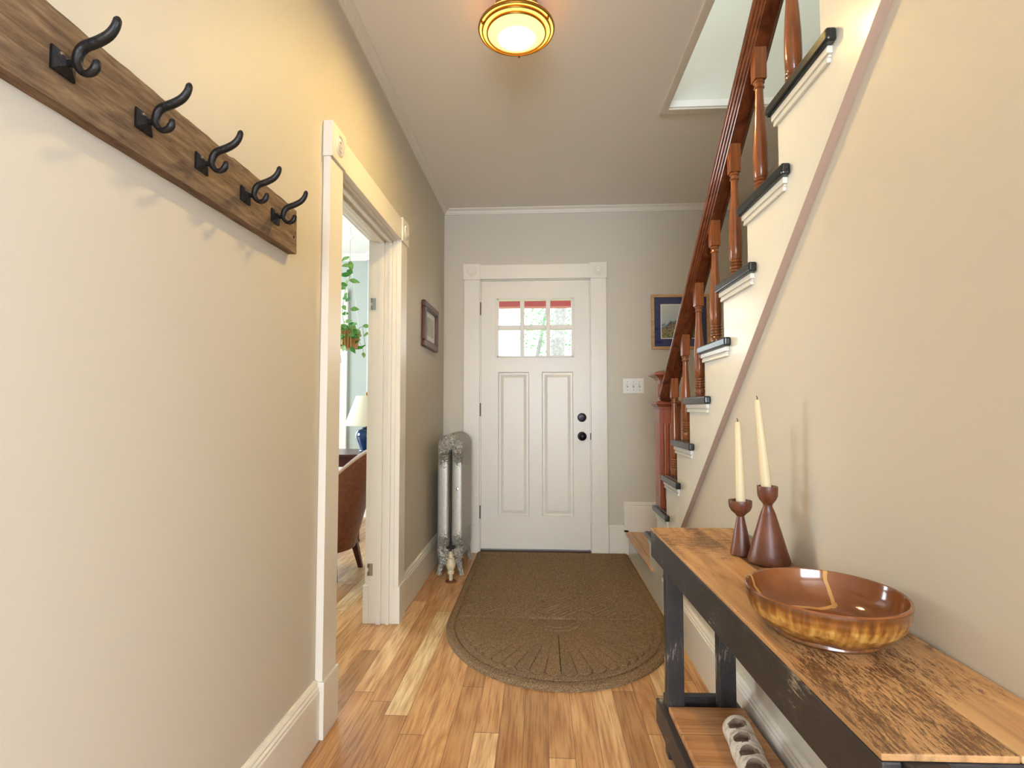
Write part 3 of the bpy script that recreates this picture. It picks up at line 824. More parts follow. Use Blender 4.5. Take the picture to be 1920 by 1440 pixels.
# ------------------------------------------------------------------ staircase
KN = 12
st = thing('staircase', (1.08, 2.0, 0), 'white boxed staircase with dark glossy treads climbing along the right wall', 'staircase')
poly = [(2.885, 0), (3.20, 0), (3.20, tz(0) - 0.03)]
for k in range(KN):
    yn = ty(k + 1) - 0.03
    poly += [(yn, tz(k) - 0.03), (yn, tz(k + 1) - 0.03)]
poly += [(ty(KN) - 0.25, tz(KN) - 0.03)]
yb = ty(KN) - 0.25
poly += [(yb, LB(yb)), (2.885, LB(2.885))]
b = NB(); prism(b, poly, 'X', 0.645, XR + 0.01)
finish('stringer', b, M['stair_white'], st)
b = NB(); prism(b, [(2.885, LB(2.885)), (yb, LB(yb)), (yb, LB(yb) - 0.004), (2.885, LB(2.885) - 0.004)], 'X', 0.6445, XR)  # thin taupe slab along the stringer's lower edge, darker than its face
finish('stringer_edge_strip', b, plain('taupe_edge_tone', (172, 150, 136), 0.5), st)['label'] = 'taupe strip along the lower edge of the stringer'
bx('landing_front', (0.650, 0.668, 3.20, YF, 0, 0.146), M['stair_white'], st)
b = NB(); box(b, 0.628, 0.668, 3.10, YF - 0.001, 0.146, 0.168)
lb = finish('landing_nosing', b, M['landing'], st, bevel=0.005)
b = NB()
x = 0.669
while x < 1.49:
    box(b, x, min(x + 0.082, 1.499), 3.18, YF - 0.021, 0.12, 0.167); x += 0.083
finish('landing_floor', b, M['landing'], st)
for k in range(KN + 1):
    y = ty(k); z = tz(k)
    b = NB()
    yb2 = y - RUN - 0.035
    r = 0.015
    arc = [(y - r + r * cos(a), z - r + r * sin(a)) for a in [radians(q) for q in (-90, -60, -30, 0, 30, 60, 90)]]
    prism(b, arc + [(yb2, z), (yb2, z - 0.03)], 'X', 0.645, 1.5)
    prism(b, arc + [(y - 0.318, z), (y - 0.318, z - 0.03)], 'X', 0.622, 0.6455)
    tr = finish('tread', b, M['tread'], st, bevel=0.006, seg=3)
    b = NB()
    for (dx, za, zb, e0, e1) in ((0.012, 0.030, 0.047, 0.016, 0.300), (0.007, 0.047, 0.053, 0.020, 0.294), (0.009, 0.053, 0.064, 0.022, 0.292)):
        box(b, 0.645 - dx, 0.6455, y - e1, y - e0, z - zb, z - za)
        box(b, 0.6455, 1.5, y - 0.03, y - 0.03 + dx, z - zb, z - za)
    finish('cove_moulding', b, M['stair_white'], tr, bevel=0.002)
    zr = z - RISE if k else 0.168
    b = NB(); box(b, 0.6655, 1.5, y - 0.045, y - 0.031, zr, z - 0.03)
    finish('riser', b, M['stair_white'], st)

# balustrade
rl = thing('stair_railing', (0.70, 2.95, tz(1)), 'reddish brown wooden balustrade with newel post and turned balusters on the stairs', 'stair railing')
CB = 3.665; SL = 0.883; XB = 0.692
zb = lambda y: CB - SL * y
sec = [(-0.019, 0.0)]
A_, B_ = Vector((-0.021, 0.003)), Vector((-0.042, 0.034))
dd_ = (B_ - A_).normalized(); nn_ = Vector((-dd_.y, dd_.x))
nn_ = nn_ if nn_.x < 0 else -nn_
for i in range(3):
    for q in range(6):
        t = (i + q / 5 * 0.94) / 3
        p = A_.lerp(B_, t) + nn_ * 0.0052 * sin(pi * q / 5)
        sec.append((p.x, p.y))
sec += [(-0.044, 0.036), (-0.044, 0.044), (-0.036, 0.054), (-0.020, 0.061), (0, 0.063)]
sec = sec + [(-a, z) for a, z in reversed(sec[:-1])]
b = NB()
A, B = [], []
for a, z in sec:
    A.append(b.verts.new((XB + a, 2.90, zb(2.90) + z * 1.33))); B.append(b.verts.new((XB + a, 0.6, zb(0.6) + z * 1.33)))
b.faces.new(A); b.faces.new(list(reversed(B)))
for i in range(len(sec)):
    j = (i + 1) % len(sec); b.faces.new((A[i], B[i], B[j], A[j]))
finish('handrail', b, M['hand'], rl)

def baluster_bm():
    """local: base at z=0, total 0.49"""
    H = 0.49
    b = NB()
    h = 0.0185
    frustum(b, (-h * .95, h * .95, -h * .95, h * .95), (-h, h, -h, h), H - 0.085, H + 0.035)   # square head running into the rail
    pr = [(0.0175, 0), (0.019, 0.012), (0.0215, 0.024), (0.021, 0.034), (0.017, 0.040)]
    z = 0.040
    for i in range(4):
        pr += [(0.0175, z), (0.0215, z + 0.004), (0.0215, z + 0.007), (0.0175, z + 0.011)]; z += 0.0115
    pr += [(0.0205, z + 0.004), (0.0225, z + 0.05), (0.0215, z + 0.11), (0.018, z + 0.17), (0.0145, z + 0.22), (0.0125, z + 0.265), (0.012, H - 0.114)]
    pr += [(0.016, H - 0.110), (0.016, H - 0.106), (0.0135, H - 0.103), (0.0135, H - 0.097), (0.017, H - 0.094), (0.017, H - 0.089), (0.014, H - 0.085)]
    lathe(b, pr, seg=24)
    return b
b0 = finish('baluster', baluster_bm(), M['bal'], rl, smooth=True, origin=(0, 0, 0))
first = True
for k in range(2, 11):
    o = b0 if first else b0.copy()
    if not first:
        COL.objects.link(o); o.parent = rl
    first = False
    yk = ty(k) - 0.026
    o.location = Vector((XB, yk, tz(k))) - ORG[rl.name]
    o.scale = (1, 1, (zb(yk) - tz(k)) / 0.49)
# newel
NX, NY = 0.7025, 2.952
zt = tz(1)
np_ = None
b = NB()
hw = 0.0575
def sq(h_, z0, z1, h2=None):
    h2 = h_ if h2 is None else h2
    frustum(b, (NX - h_, NX + h_, NY - h_, NY + h_), (NX - h2, NX + h2, NY - h2, NY + h2), z0, z1)
sq(hw, zt, zt + 0.05); sq(hw, zt + 0.455, zt + 0.54)
poly = []
for face in range(4):
    c_, s_ = cos(face * pi / 2), sin(face * pi / 2)
    pts = [(-hw, -hw)]
    for xo in (-0.028, 0.0, 0.028):
        for q in range(7):
            a = pi + pi * q / 6
            pts.append((xo + 0.0085 * cos(a), -hw - 0.008 * sin(a)))
    poly += [(NX + u * c_ - v * s_, NY + u * s_ + v * c_) for u, v in pts]
prism(b, poly, 'Z', zt + 0.05, zt + 0.455)
newel = finish('newel_post', b, M['newel'], rl)
b = NB()
sq(hw + 0.003, zt + 0.535, zt + 0.55); sq(hw + 0.006, zt + 0.55, zt + 0.565, hw + 0.020); sq(hw + 0.021, zt + 0.565, zt + 0.572); sq(hw + 0.018, zt + 0.572, zt + 0.582, hw - 0.004)
finish('collar', b, M['newel'], newel, bevel=0.0015)
b = NB(); sq(hw - 0.008, zt + 0.575, zt + 0.70)
for face in range(4):
    mt = Matrix.Translation((NX, NY, zt + 0.638)) @ Matrix.Rotation(face * pi / 2, 4, 'Z')
    box(b, -0.036, 0.036, -hw + 0.0, -hw + 0.012, -0.036, 0.036, mt)
finish('upper_block', b, M['newel'], newel, bevel=0.004)
b = NB()
sq(hw - 0.005, zt + 0.695, zt + 0.708, hw + 0.004); sq(hw + 0.004, zt + 0.708, zt + 0.722, hw + 0.026); sq(hw + 0.028, zt + 0.722, zt + 0.734); sq(hw + 0.026, zt + 0.734, zt + 0.748, hw - 0.012)
finish('newel_cap', b, M['newel'], newel, bevel=0.002)
# small turned posts partly hidden behind the stringer
for (k, xx, yy, lab) in ((7, 0.748, 1.560, 'small turned wooden post half hidden on the second highest visible tread'), (8, 0.748, 1.338, 'small turned wooden post half hidden on the highest visible tread')):
    b = NB()
    frustum(b, (xx - 0.028, xx + 0.028, yy - 0.028, yy + 0.028), (xx - 0.028, xx + 0.028, yy - 0.028, yy + 0.028), tz(k), tz(k) + 0.085)
    frustum(b, (xx - 0.028, xx + 0.028, yy - 0.028, yy + 0.028), (xx - 0.014, xx + 0.014, yy - 0.014, yy + 0.014), tz(k) + 0.085, tz(k) + 0.105)
    lathe(b, [(0.012, 0.10), (0.016, 0.112), (0.010, 0.122), (0.018, 0.135), (0.018, 0.145), (0.010, 0.156), (0.015, 0.18), (0.02, 0.22), (0.012, 0.26), (0.0, 0.27)], (xx, yy, tz(k)), 16)
    tag(finish('turned_post', b, M['bal'], smooth=True), lab, 'wooden post')

# ------------------------------------------------------------------ hook board on the left wall
hb = thing('coat_hook_board', (XL, 0.95, 1.615), 'rustic brown board with a row of black iron coat hooks on the left wall', 'coat rack')
b = NB()
n = 60
Yb0, Yb1 = 0.30, 1.497
top, bot = [], []
for i in range(n + 1):
    y = Yb0 + (Yb1 - Yb0) * i / n
    t = (y - 0.65) / 0.85
    top.append((y, 1.690 - 0.012 * t + 0.0007 * sin(i * 2.3) + 0.0006 * sin(i * 0.7) + (-0.0035 if i in (42, 43) else 0)))
    bot.append((y, 1.549 - 0.002 * t + 0.0004 * sin(i * 0.9)))
for i in range(n):
    p = [(bot[i]), (bot[i + 1]), (top[i + 1]), (top[i])]
    if i == 0:
        Vf = [b.verts.new((XL + 0.026, *bot[0])), b.verts.new((XL + 0.024, *top[0]))]; Vb = [b.verts.new((XL, *bot[0])), b.verts.new((XL, *top[0]))]
        b.faces.new((Vf[0], Vf[1], Vb[1], Vb[0]))
    Nf = [b.verts.new((XL + 0.026, *bot[i + 1])), b.verts.new((XL + 0.024, *top[i + 1]))]; Nb = [b.verts.new((XL, *bot[i + 1])), b.verts.new((XL, *top[i + 1]))]
    b.faces.new((Vf[0], Nf[0], Nf[1], Vf[1])); b.faces.new((Vb[0], Vb[1], Nb[1], Nb[0]))
    b.faces.new((Vf[1], Nf[1], Nb[1], Vb[1])); b.faces.new((Vf[0], Vb[0], Nb[0], Nf[0]))
    Vf, Vb = Nf, Nb
b.faces.new((Vf[0], Vb[0], Vb[1], Vf[1]))
board = finish('board', b, M['coat'], hb)
hx = XL + 0.026
def hook_pts():
    raw = [(-.667, 1.615), (-.670, 1.603), (-.677, 1.596), (-.688, 1.595), (-.697, 1.604), (-.700, 1.614), (-.697, 1.627), (-.688, 1.637), (-.669, 1.6435), (-.651, 1.653), (-.641, 1.666), (-.637, 1.681)]
    out = []
    P_ = [Vector((a + 0.75, 0, z - 1.611)) for a, z in raw]
    P_ = [P_[0]] + P_ + [P_[-1]]
    for i in range(1, len(P_) - 2):
        for s in (0, 0.33, 0.66):
            p0_, p1_, p2_, p3_ = P_[i - 1], P_[i], P_[i + 1], P_[i + 2]
            out.append(0.5 * ((2 * p1_) + (p2_ - p0_) * s + (2 * p0_ - 5 * p1_ + 4 * p2_ - p3_) * s * s + (3 * p1_ - p0_ - 3 * p2_ + p3_) * s ** 3))
    out.append(P_[-1])
    return out
hy = [0.731, 0.893, 1.056, 1.222, 1.367, 0.569]
b = NB()
pts = hook_pts(); nn = len(pts)
rad = []
for i in range(nn):
    t = i / (nn - 1)
    rad.append(0.0040 + 0.0028 * abs(sin(pi * (t * 1.3 - 0.35))) if 0.05 < t < 0.97 else 0.0042)
rad = [0.0048 if i < 3 else r for i, r in enumerate(rad)]
rad = [r + 0.0010 for r in rad]
rad[0] = 0.003; rad[-1] = 0.003
tube(b, pts, rad, 14)
hk0 = finish('hook', b, M['iron'], hb, smooth=True, origin=(0, 0, 0))
b = NB()
frustum(b, (-0.018, 0.018, -0.020, 0.020), (-0.018, 0.018, -0.020, 0.020), 0.0, 0.004, Matrix.Translation((0.026, 0, 0)) @ Matrix.Rotation(radians(90), 4, 'Y'))
frustum(b, (-0.018, 0.018, -0.020, 0.020), (-0.0055, 0.0055, -0.005, 0.005), 0.004, 0.012, Matrix.Translation((0.026, 0, 0)) @ Matrix.Rotation(radians(90), 4, 'Y'))
lathe(b, [(0.0055, 0.010), (0.0060, 0.026)], seg=14, mtx=Matrix.Translation((0.026, 0, 0)) @ Matrix.Rotation(radians(90), 4, 'Y'))
ORG['hk0'] = Vector((0, 0, 0))
pl0 = finish('mounting_plate', b, M['iron'], None, origin=(0, 0, 0)); pl0.parent = hk0; pl0.location = (0, 0, 0)
b = NB(); lathe(b, [(0.0035, 0.0), (0.0035, 0.0105), (0.002, 0.012), (0, 0.012)], seg=12, mtx=Matrix.Translation((0.026, -0.010, 0.009)) @ Matrix.Rotation(radians(90), 4, 'Y'))
sc0 = finish('screw', b, M['hinge'], None, smooth=True, origin=(0, 0, 0)); sc0.parent = hk0; sc0.location = (0, 0, 0)
for i, y in enumerate(hy):
    if i == 0: o = hk0
    else:
        o = hk0.copy(); COL.objects.link(o); o.parent = hb
        for ch in list(hk0.children):
            c = ch.copy(); COL.objects.link(c); c.parent = o
    o.location = Vector((XL, y, 1.611)) - ORG[hb.name]
b = NB(); lathe(b, [(0.004, 0), (0.004, 0.001)], seg=10, mtx=Matrix.Translation((hx, 1.478, 1.592)) @ Matrix.Rotation(radians(90), 4, 'Y'))
finish('nail_hole', b, M['wick'], hb)

# ------------------------------------------------------------------ ceiling light
LC = Vector((-0.090, 1.942, 0))
cl = thing('ceiling_light', (LC.x, LC.y, ZC), 'round brass ceiling light with stepped rings around lit amber glass', 'ceiling light')
b = NB(); lathe(b, [(0.0, 0.0), (0.082, 0.0), (0.082, -0.045), (0.126, -0.076), (0.0, -0.076)], (LC.x, LC.y, ZC), 48, cap=False)
finish('ceiling_canopy', b, M['brass'], cl, smooth=True)
b = NB(); lathe(b, [(0.127, 2.566), (0.138, 2.552), (0.140, 2.546)], (LC.x, LC.y, 0), 64, cap=False)
finish('glass_drum', b, M['aglass'], cl, smooth=True)
def torus_band(b, r, z, w=0.004, h=0.012):
    lathe(b, [(r - w, z), (r + w, z), (r + w + 0.002, z + h / 2), (r + w, z + h), (r - w, z + h), (r - w, z)], (LC.x, LC.y, 0), 64, cap=False)
for r, z in [(0.143, 2.536), (0.130, 2.529), (0.112, 2.521)]:
    b = NB(); torus_band(b, r, z, 0.0022, 0.011)
    finish('brass_ring', b, M['brass'], cl, smooth=True)
b = NB(); lathe(b, [(0.142, 2.541), (0.131, 2.537)], (LC.x, LC.y, 0), 64, cap=False)
lathe(b, [(0.129, 2.534), (0.113, 2.528)], (LC.x, LC.y, 0), 64, cap=False)
finish('amber_glass_step', b, M['aglass'], cl, smooth=True)
b = NB(); lathe(b, [(0.111, 2.527), (0.095, 2.522), (0.06, 2.517), (0.03, 2.515), (0.0, 2.514)], (LC.x, LC.y, 0), 64, cap=False)
finish('glass_diffuser', b, M['dglass'], cl, smooth=True)
for a in (205, 330, 88):
    a = radians(a)
    b = NB(); lathe(b, [(0.003, 0), (0.005, 0.004), (0.005, 0.010), (0.0, 0.013)], seg=12, mtx=Matrix.Translation((LC.x + 0.137 * cos(a), LC.y + 0.137 * sin(a), 2.538)) @ Matrix.Rotation(pi, 4, 'X'))
    finish('thumb_screw', b, M['brass'], cl, smooth=True)
# ------------------------------------------------------------------ pictures and switches
def picture_front():
    t = thing('framed_landscape_print', (1.05, YF, 1.74), 'framed mountain landscape print with navy mat in a light oak frame behind the handrail', 'picture')
    x0, x1, z0, z1 = 0.838, 1.272, 1.532, 1.950
    b = NB(); w_ = 0.022
    box(b, x0, x1, YF - 0.022, YF, z1 - w_, z1); box(b, x0, x1, YF - 0.022, YF, z0, z0 + w_)
    box(b, x0, x0 + w_, YF - 0.022, YF, z0 + w_, z1 - w_); box(b, x1 - w_, x1, YF - 0.022, YF, z0 + w_, z1 - w_)
    finish('frame', b, M['oak'], t, bevel=0.003)
    bx('mat_board', (x0 + w_, x1 - w_, YF - 0.010, YF - 0.004, z0 + w_, z1 - w_), M['navy'], t)
    px0, px1, pz0, pz1 = 0.908, 1.205, 1.612, 1.876
    bx('white_border', (px0, px1, YF - 0.0112, YF - 0.0098, pz0, pz1), M['white_card'], t)
    m, N, L, P = mk('landscape_print')
    tc = N.new('ShaderNodeTexCoord'); sp = N.new('ShaderNodeSeparateXYZ'); L.new(tc.outputs['Object'], sp.inputs[0])
    n = N.new('ShaderNodeTexNoise'); n.inputs['Scale'].default_value = 16; n.inputs['Detail'].default_value = 6; L.new(tc.outputs['Object'], n.inputs['Vector'])
    n2 = N.new('ShaderNodeTexNoise'); n2.inputs['Scale'].default_value = 90; n2.inputs['Detail'].default_value = 4; L.new(tc.outputs['Object'], n2.inputs['Vector'])
    xb = math_n(N, L, 'MULTIPLY', math_n(N, L, 'ABSOLUTE', math_n(N, L, 'ADD', sp.outputs[0], -0.02)), 0.35)
    hgt = math_n(N, L, 'ADD', sp.outputs[2], math_n(N, L, 'ADD', xb, math_n(N, L, 'MULTIPLY', math_n(N, L, 'SUBTRACT', n.outputs['Fac'], 0.5), -0.16)))
    r = ramp(N, [(0.0, (96, 116, 58)), (0.22, (146, 150, 84)), (0.40, (176, 150, 98)), (0.52, (150, 126, 92)), (0.60, (96, 120, 138)), (0.64, (178, 190, 194)), (1.0, (196, 198, 190))])
    mr = N.new('ShaderNodeMapRange'); mr.inputs['From Min'].default_value = -0.14; mr.inputs['From Max'].default_value = 0.14
    mr.inputs['From Min'].default_value = -0.17; mr.inputs['From Max'].default_value = 0.11
    hs = math_n(N, L, 'ADD', hgt, -0.028)
    L.new(hs, mr.inputs['Value']); L.new(mr.outputs[0], r.inputs[0])
    r2 = ramp(N, [(0.38, (110, 110, 110)), (0.6, (255, 255, 255))]); L.new(n2.outputs['Fac'], r2.inputs[0])
    msk = math_n(N, L, 'LESS_THAN', mr.outputs[0], 0.6)
    mx = N.new('ShaderNodeMixRGB'); mx.blend_type = 'MULTIPLY'; L.new(msk, mx.inputs[0]); L.new(r.outputs[0], mx.inputs[1]); L.new(r2.outputs[0], mx.inputs[2])
    L.new(mx.outputs[0], P.inputs['Base Color']); P.inputs['Roughness'].default_value = 0.5
    bx('print', (px0 + 0.007, px1 - 0.007, YF - 0.0122, YF - 0.0110, pz0 + 0.007, pz1 - 0.007), m, t)
    bx('glazing', (x0 + w_, x1 - w_, YF - 0.0165, YF - 0.0155, z0 + w_, z1 - w_), M['glass'], t)
picture_front()

t = thing('framed_print', (XL, 3.44, 1.64), 'small print in a dark carved wooden frame on the left wall beside the doorway', 'picture')
y0_, y1_, z0_, z1_ = 3.235, 3.665, 1.482, 1.776
b = NB(); w_ = 0.04
for (a0, a1, c0, c1) in ((y0_, y1_, z1_ - w_, z1_), (y0_, y1_, z0_, z0_ + w_), (y0_, y0_ + w_, z0_ + w_, z1_ - w_), (y1_ - w_, y1_, z0_ + w_, z1_ - w_)):
    box(b, XL, XL + 0.026, a0, a1, c0, c1)
finish('frame', b, M['frame_dark'], t, bevel=0.006, seg=3)
b = NB(); g_ = w_
for (a0, a1, c0, c1) in ((y0_ + g_, y1_ - g_, z1_ - g_ - 0.008, z1_ - g_), (y0_ + g_, y1_ - g_, z0_ + g_, z0_ + g_ + 0.008), (y0_ + g_, y0_ + g_ + 0.008, z0_ + g_, z1_ - g_), (y1_ - g_ - 0.008, y1_ - g_, z0_ + g_, z1_ - g_)):
    box(b, XL + 0.004, XL + 0.020, a0, a1, c0, c1)
finish('inner_lip', b, M['frame_dark'], t)
bx('mat_board', (XL + 0.002, XL + 0.008, y0_ + w_, y1_ - w_, z0_ + w_, z1_ - w_), M['white_card'], t)
bx('print', (XL + 0.008, XL + 0.0088, y0_ + 0.10, y1_ - 0.10, z0_ + 0.085, z1_ - 0.085), plain('sepia_print', (178, 182, 150), 0.6, var=0.25, bscale=20), t)
bx('glazing', (XL + 0.013, XL + 0.014, y0_ + w_, y1_ - w_, z0_ + w_, z1_ - w_), M['glass'], t)

t = thing('light_switch_plate', (0.70, YF, 1.257), 'white triple light switch plate on the front wall right of the door', 'light switch')
bx('cover_plate', (0.622, 0.779, YF - 0.006, YF, 1.200, 1.314), M['plastic'], t, bevel=0.003)
for i in range(3):
    xx = 0.655 + i * 0.0455
    bx('toggle_frame', (xx - 0.006, xx + 0.006, YF - 0.0075, YF - 0.005, 1.244, 1.270), plain('switch_slot', (170, 166, 158), 0.5) if i == 0 else bpy.data.materials['switch_slot'], t)
    b = NB(); box(b, xx - 0.004, xx + 0.004, YF - 0.017, YF - 0.006, 1.256, 1.268)
    finish('toggle', b, M['plastic'], t, bevel=0.001)
    for zz in (1.226, 1.288):
        b = NB(); lathe(b, [(0.003, 0), (0.003, 0.0015), (0, 0.002)], seg=10, mtx=Matrix.Translation((xx, YF - 0.006, zz)) @ RX)
        finish('screw', b, M['hinge'], t)

# ------------------------------------------------------------------ radiator
rd = thing('radiator', (-0.595, 3.64, 0), 'ornate silver cast iron radiator standing by the left wall', 'radiator')
def rad_section():
    b = NB()
    hwx, z0, z1 = 0.047, 0.135, 0.835
    path = []
    for i in range(13): a = pi * i / 12; path.append((hwx * cos(a), z1 + hwx * sin(a)))
    for i in range(1, 7): path.append((-hwx, z1 + (z0 - z1) * i / 7))
    for i in range(13): a = pi + pi * i / 12; path.append((hwx * cos(a), z0 + hwx * sin(a)))
    for i in range(1, 7): path.append((hwx, z0 + (z1 - z0) * i / 7))
    n = len(path); seg = 24; rings = []
    for i, (x, z) in enumerate(path):
        t_ = Vector((path[(i + 1) % n][0] - path[i - 1][0], 0, path[(i + 1) % n][1] - path[i - 1][1])).normalized()
        s = Vector((t_.z, 0, -t_.x))
        ring = []
        for k in range(seg):
            a = 2 * pi * k / seg
            ca, sa = cos(a), sin(a)
            px = (abs(ca) ** 0.5) * (1 if ca > 0 else -1) * 0.0372; py = (abs(sa) ** 0.5) * (1 if sa > 0 else -1) * 0.026
            ring.append(b.verts.new(Vector((x, 0, z)) + s * px + Vector((0, py, 0))))
        rings.append(ring)
    for i in range(n):
        A, B = rings[i], rings[(i + 1) % n]
        for k in range(seg):
            j = (k + 1) % seg; b.faces.new((A[k], A[j], B[j], B[k]))
    # hub between sections
    for zz in (0.135, 0.835):
        lathe(b, [(0.022, -0.029), (0.022, 0.029)], seg=16, mtx=Matrix.Translation((0, 0, zz)) @ RX)
    return b
s0 = finish('radiator_section', rad_section(), M['rad'], rd, smooth=True, origin=(0, 0, 0))
NS = 8
for i in range(NS):
    o = s0 if i == 0 else s0.copy()
    if i: COL.objects.link(o); o.parent = rd
    o.location = Vector((-0.595, 3.452 + i * 0.0545, 0)) - ORG[rd.name]
for y in (3.452, 3.452 + 7 * 0.0545):
    for s in (-1, 1):
        b = NB()
        tube(b, [(-0.595 + s * 0.045, y, 0.13), (-0.595 + s * 0.058, y, 0.07), (-0.595 + s * 0.072, y, 0.018), (-0.595 + s * 0.076, y, 0.0)], [0.03, 0.022, 0.015, 0.021], 14)
        finish('foot', b, M['rad'], rd, smooth=True)
b = NB(); lathe(b, [(0.014, 0), (0.014, 0.006), (0.007, 0.009), (0, 0.010)], seg=16, mtx=Matrix.Translation((-0.595, 3.426, 0.835)) @ RX)
finish('end_plug', b, M['rad'], rd, smooth=True)
b = NB(); lathe(b, [(0.006, 0), (0.006, 0.012), (0.009, 0.012), (0.009, 0.018), (0, 0.02)], seg=12, mtx=Matrix.Translation((-0.545, 3.428, 0.56)) @ RX)
finish('bleed_valve', b, M['chrome'], rd, smooth=True)
VX, VY = -0.568, 3.315
b = NB()
lathe(b, [(0.012, 0.0), (0.013, 0.045), (0.020, 0.050), (0.022, 0.062), (0.018, 0.072), (0.026, 0.085), (0.029, 0.105), (0.026, 0.128), (0.022, 0.134), (0.023, 0.146), (0.015, 0.150), (0.013, 0.168), (0.009, 0.172), (0.009, 0.188)], (VX, VY, 0), 20)
tube(b, [(VX, VY, 0.108), (VX - 0.008, VY + 0.05, 0.118), (VX - 0.022, VY + 0.115, 0.130)], [0.017, 0.016, 0.019], 14)
vv = finish('radiator_valve', b, M['valve'], rd, smooth=True); vv['label'] = 'chipped cream painted inlet valve'
b = NB()
lathe(b, [(0.003, 0.185), (0.003, 0.214)], (VX, VY, 0), 10)
tube(b, [(VX + 0.026 * cos(a), VY + 0.026 * sin(a), 0.212) for a in [2 * pi * i / 24 for i in range(24)]], 0.0055, 8, closed=True)
lathe(b, [(0.026, 0.209), (0.026, 0.215)], (VX, VY, 0), 24)
finish('hand_wheel', b, M['iron'], vv, smooth=True)
b = NB(); lathe(b, [(0.036, 0.0), (0.036, 0.003), (0.030, 0.007), (0.013, 0.009)], (VX, VY, 0), 28)
finish('floor_flange', b, M['rust'], vv, smooth=True)

# ------------------------------------------------------------------ door mat
MX, MW, MB_, MTOP, MLEN = 0.080, 0.556, 2.725, 3.962, 0.662
def mat_h(x, y):
    u, v = x - MX, y - MB_
    h = 0.0
    e = (MW - abs(u)) if v >= 0 else (1 - sqrt((u / MW) ** 2 + (v / MLEN) ** 2)) * 0.58
    if v >= 0: e = min(e, MTOP - y)
    if e < 0.012: return -0.004 * (1 - e / 0.012)
    if abs(e - 0.045) < 0.005 or abs(e - 0.055) < 0.0: return -0.0035
    if e < 0.05: return 0
    if v > 0.02:
        d1, d2 = (x + y) * 0.7071, (x - y) * 0.7071
        c = 0.155
        i, j = math.floor(d1 / c), math.floor(d2 / c)
        q = d1 if (i + j) % 2 else d2
        return -0.0035 if (q / 0.026) % 1.0 < 0.36 else 0
    if v > -0.003: return -0.0035 if (v / 0.011) % 1 < 0.5 else 0
    rr = sqrt((u / MW) ** 2 + (v / MLEN) ** 2)
    a = math.atan2(-v, u)
    if rr < 0.10: return -0.001
    if rr < 0.28: return -0.0035 if abs((rr - 0.10) % 0.06) < 0.013 else 0
    nseg = 26
    ph = (a / pi * nseg) % 1.0
    lim = 0.80 + 0.055 * sqrt(max(0, 1 - (2 * ph - 1) ** 2))
    if rr > lim: return -0.003 if rr < lim + 0.014 else 0
    w = 0.0028 / max(0.1, rr * 0.56 * pi / nseg)
    return -0.0042 if (ph < w or ph > 1 - w) else 0.0008
b = NB()
ny1, ny2, nx = 250, 190, 300
rows = []
ysl = [MTOP - (MTOP - MB_) * i / ny1 for i in range(ny1)] + [MB_ - MLEN * sin(pi / 2 * i / ny2) for i in range(ny2 + 1)]
for y in ysl:
    wd = MW if y >= MB_ else MW * sqrt(max(0.0, 1 - ((MB_ - y) / MLEN) ** 2))
    wd = max(wd, 0.004)
    row = []
    for i in range(nx + 1):
        x = MX + wd * (2 * i / nx - 1)
        row.append(b.verts.new((x, y, 0.0165 + 2.1 * mat_h(x, y))))
    rows.append(row)
for A, B in zip(rows, rows[1:]):
    for i in range(nx): b.faces.new((A[i], B[i], B[i + 1], A[i + 1]))
edge = [r[0] for r in rows] + rows[-1][1:] + [r[-1] for r in reversed(rows[:-1])] + list(reversed(rows[0][1:-1]))
low = [b.verts.new((v.co.x, v.co.y, 0.0005)) for v in edge]
n = len(edge)
for i in range(n):
    j = (i + 1) % n; b.faces.new((edge[i], low[i], low[j], edge[j]))
b.faces.new(low)
tag(finish('door_mat', b, M['mat']), 'brown ribbed door mat with a rounded fan patterned end by the front door', 'door mat')

# ------------------------------------------------------------------ console table
TO = Vector((0.367, 1.797, 0)); TROT = radians(1.3)
TM = Matrix.Translation(TO) @ Matrix.Rotation(TROT, 4, 'Z')
TW, TL, TZ = 0.272, 1.150, 0.69
ct = thing('console_table', (0.51, 1.22, 0), 'long narrow console table with a reclaimed wood top and worn black frame', 'console table')
def tbox(name, dims, m, par=ct, bevel=0.002):
    b = NB(); box(b, *dims, TM); return finish(name, b, m, par, bevel=bevel)
sw = 0.157
tbox('top_board', (0.0, sw, -TL, 0.0, TZ - 0.009, TZ), M['top'])
tbox('top_board', (sw + 0.0012, TW, -TL, 0.0, TZ - 0.009, TZ - 0.0005), M['top'])
az0, az1 = 0.596, TZ - 0.0095
tbox('front_apron', (0.0, 0.024, -TL, 0.0, az0, az1), M['black'], bevel=0.003)
tbox('rear_apron', (TW - 0.024, TW, -TL, 0.0, az0, az1), M['black'], bevel=0.003)
tbox('end_apron', (0.0245, TW - 0.0245, -TL, -TL + 0.024, az0, az1), M['black_x'], bevel=0.003)
tbox('end_apron', (0.0245, TW - 0.0245, -0.024, 0.0, az0, az1), M['black_x'], bevel=0.003)
lw = 0.052
for (ly0) in (-0.062, -TL + 0.012):
    for lx0 in (0.024, TW - 0.024 - lw - 0.012):
        tbox('leg', (lx0, lx0 + lw, ly0 - 0.04, ly0, 0.0, az1), M['black_z'], bevel=0.003)
sz0, sz1 = 0.075, 0.150
tbox('shelf_rail', (0.004, 0.0235, -TL + 0.01, -0.03, sz0, sz1), M['black'])
tbox('shelf_rail', (TW - 0.036, TW - 0.014, -TL + 0.01, -0.03, sz0, sz1), M['black'])
tbox('stretcher', (0.024, TW - 0.0365, -0.0615, -0.043, sz0, sz1 + 0.025), M['black_x'])
yy = -0.104
i = 0
while yy > -TL + 0.12:
    tbox('shelf_slat', (0.024, TW - 0.018, yy - 0.136, yy, sz1 - 0.006, sz1 + 0.014), M['slat'], bevel=0.004)
    yy -= 0.139; i += 1

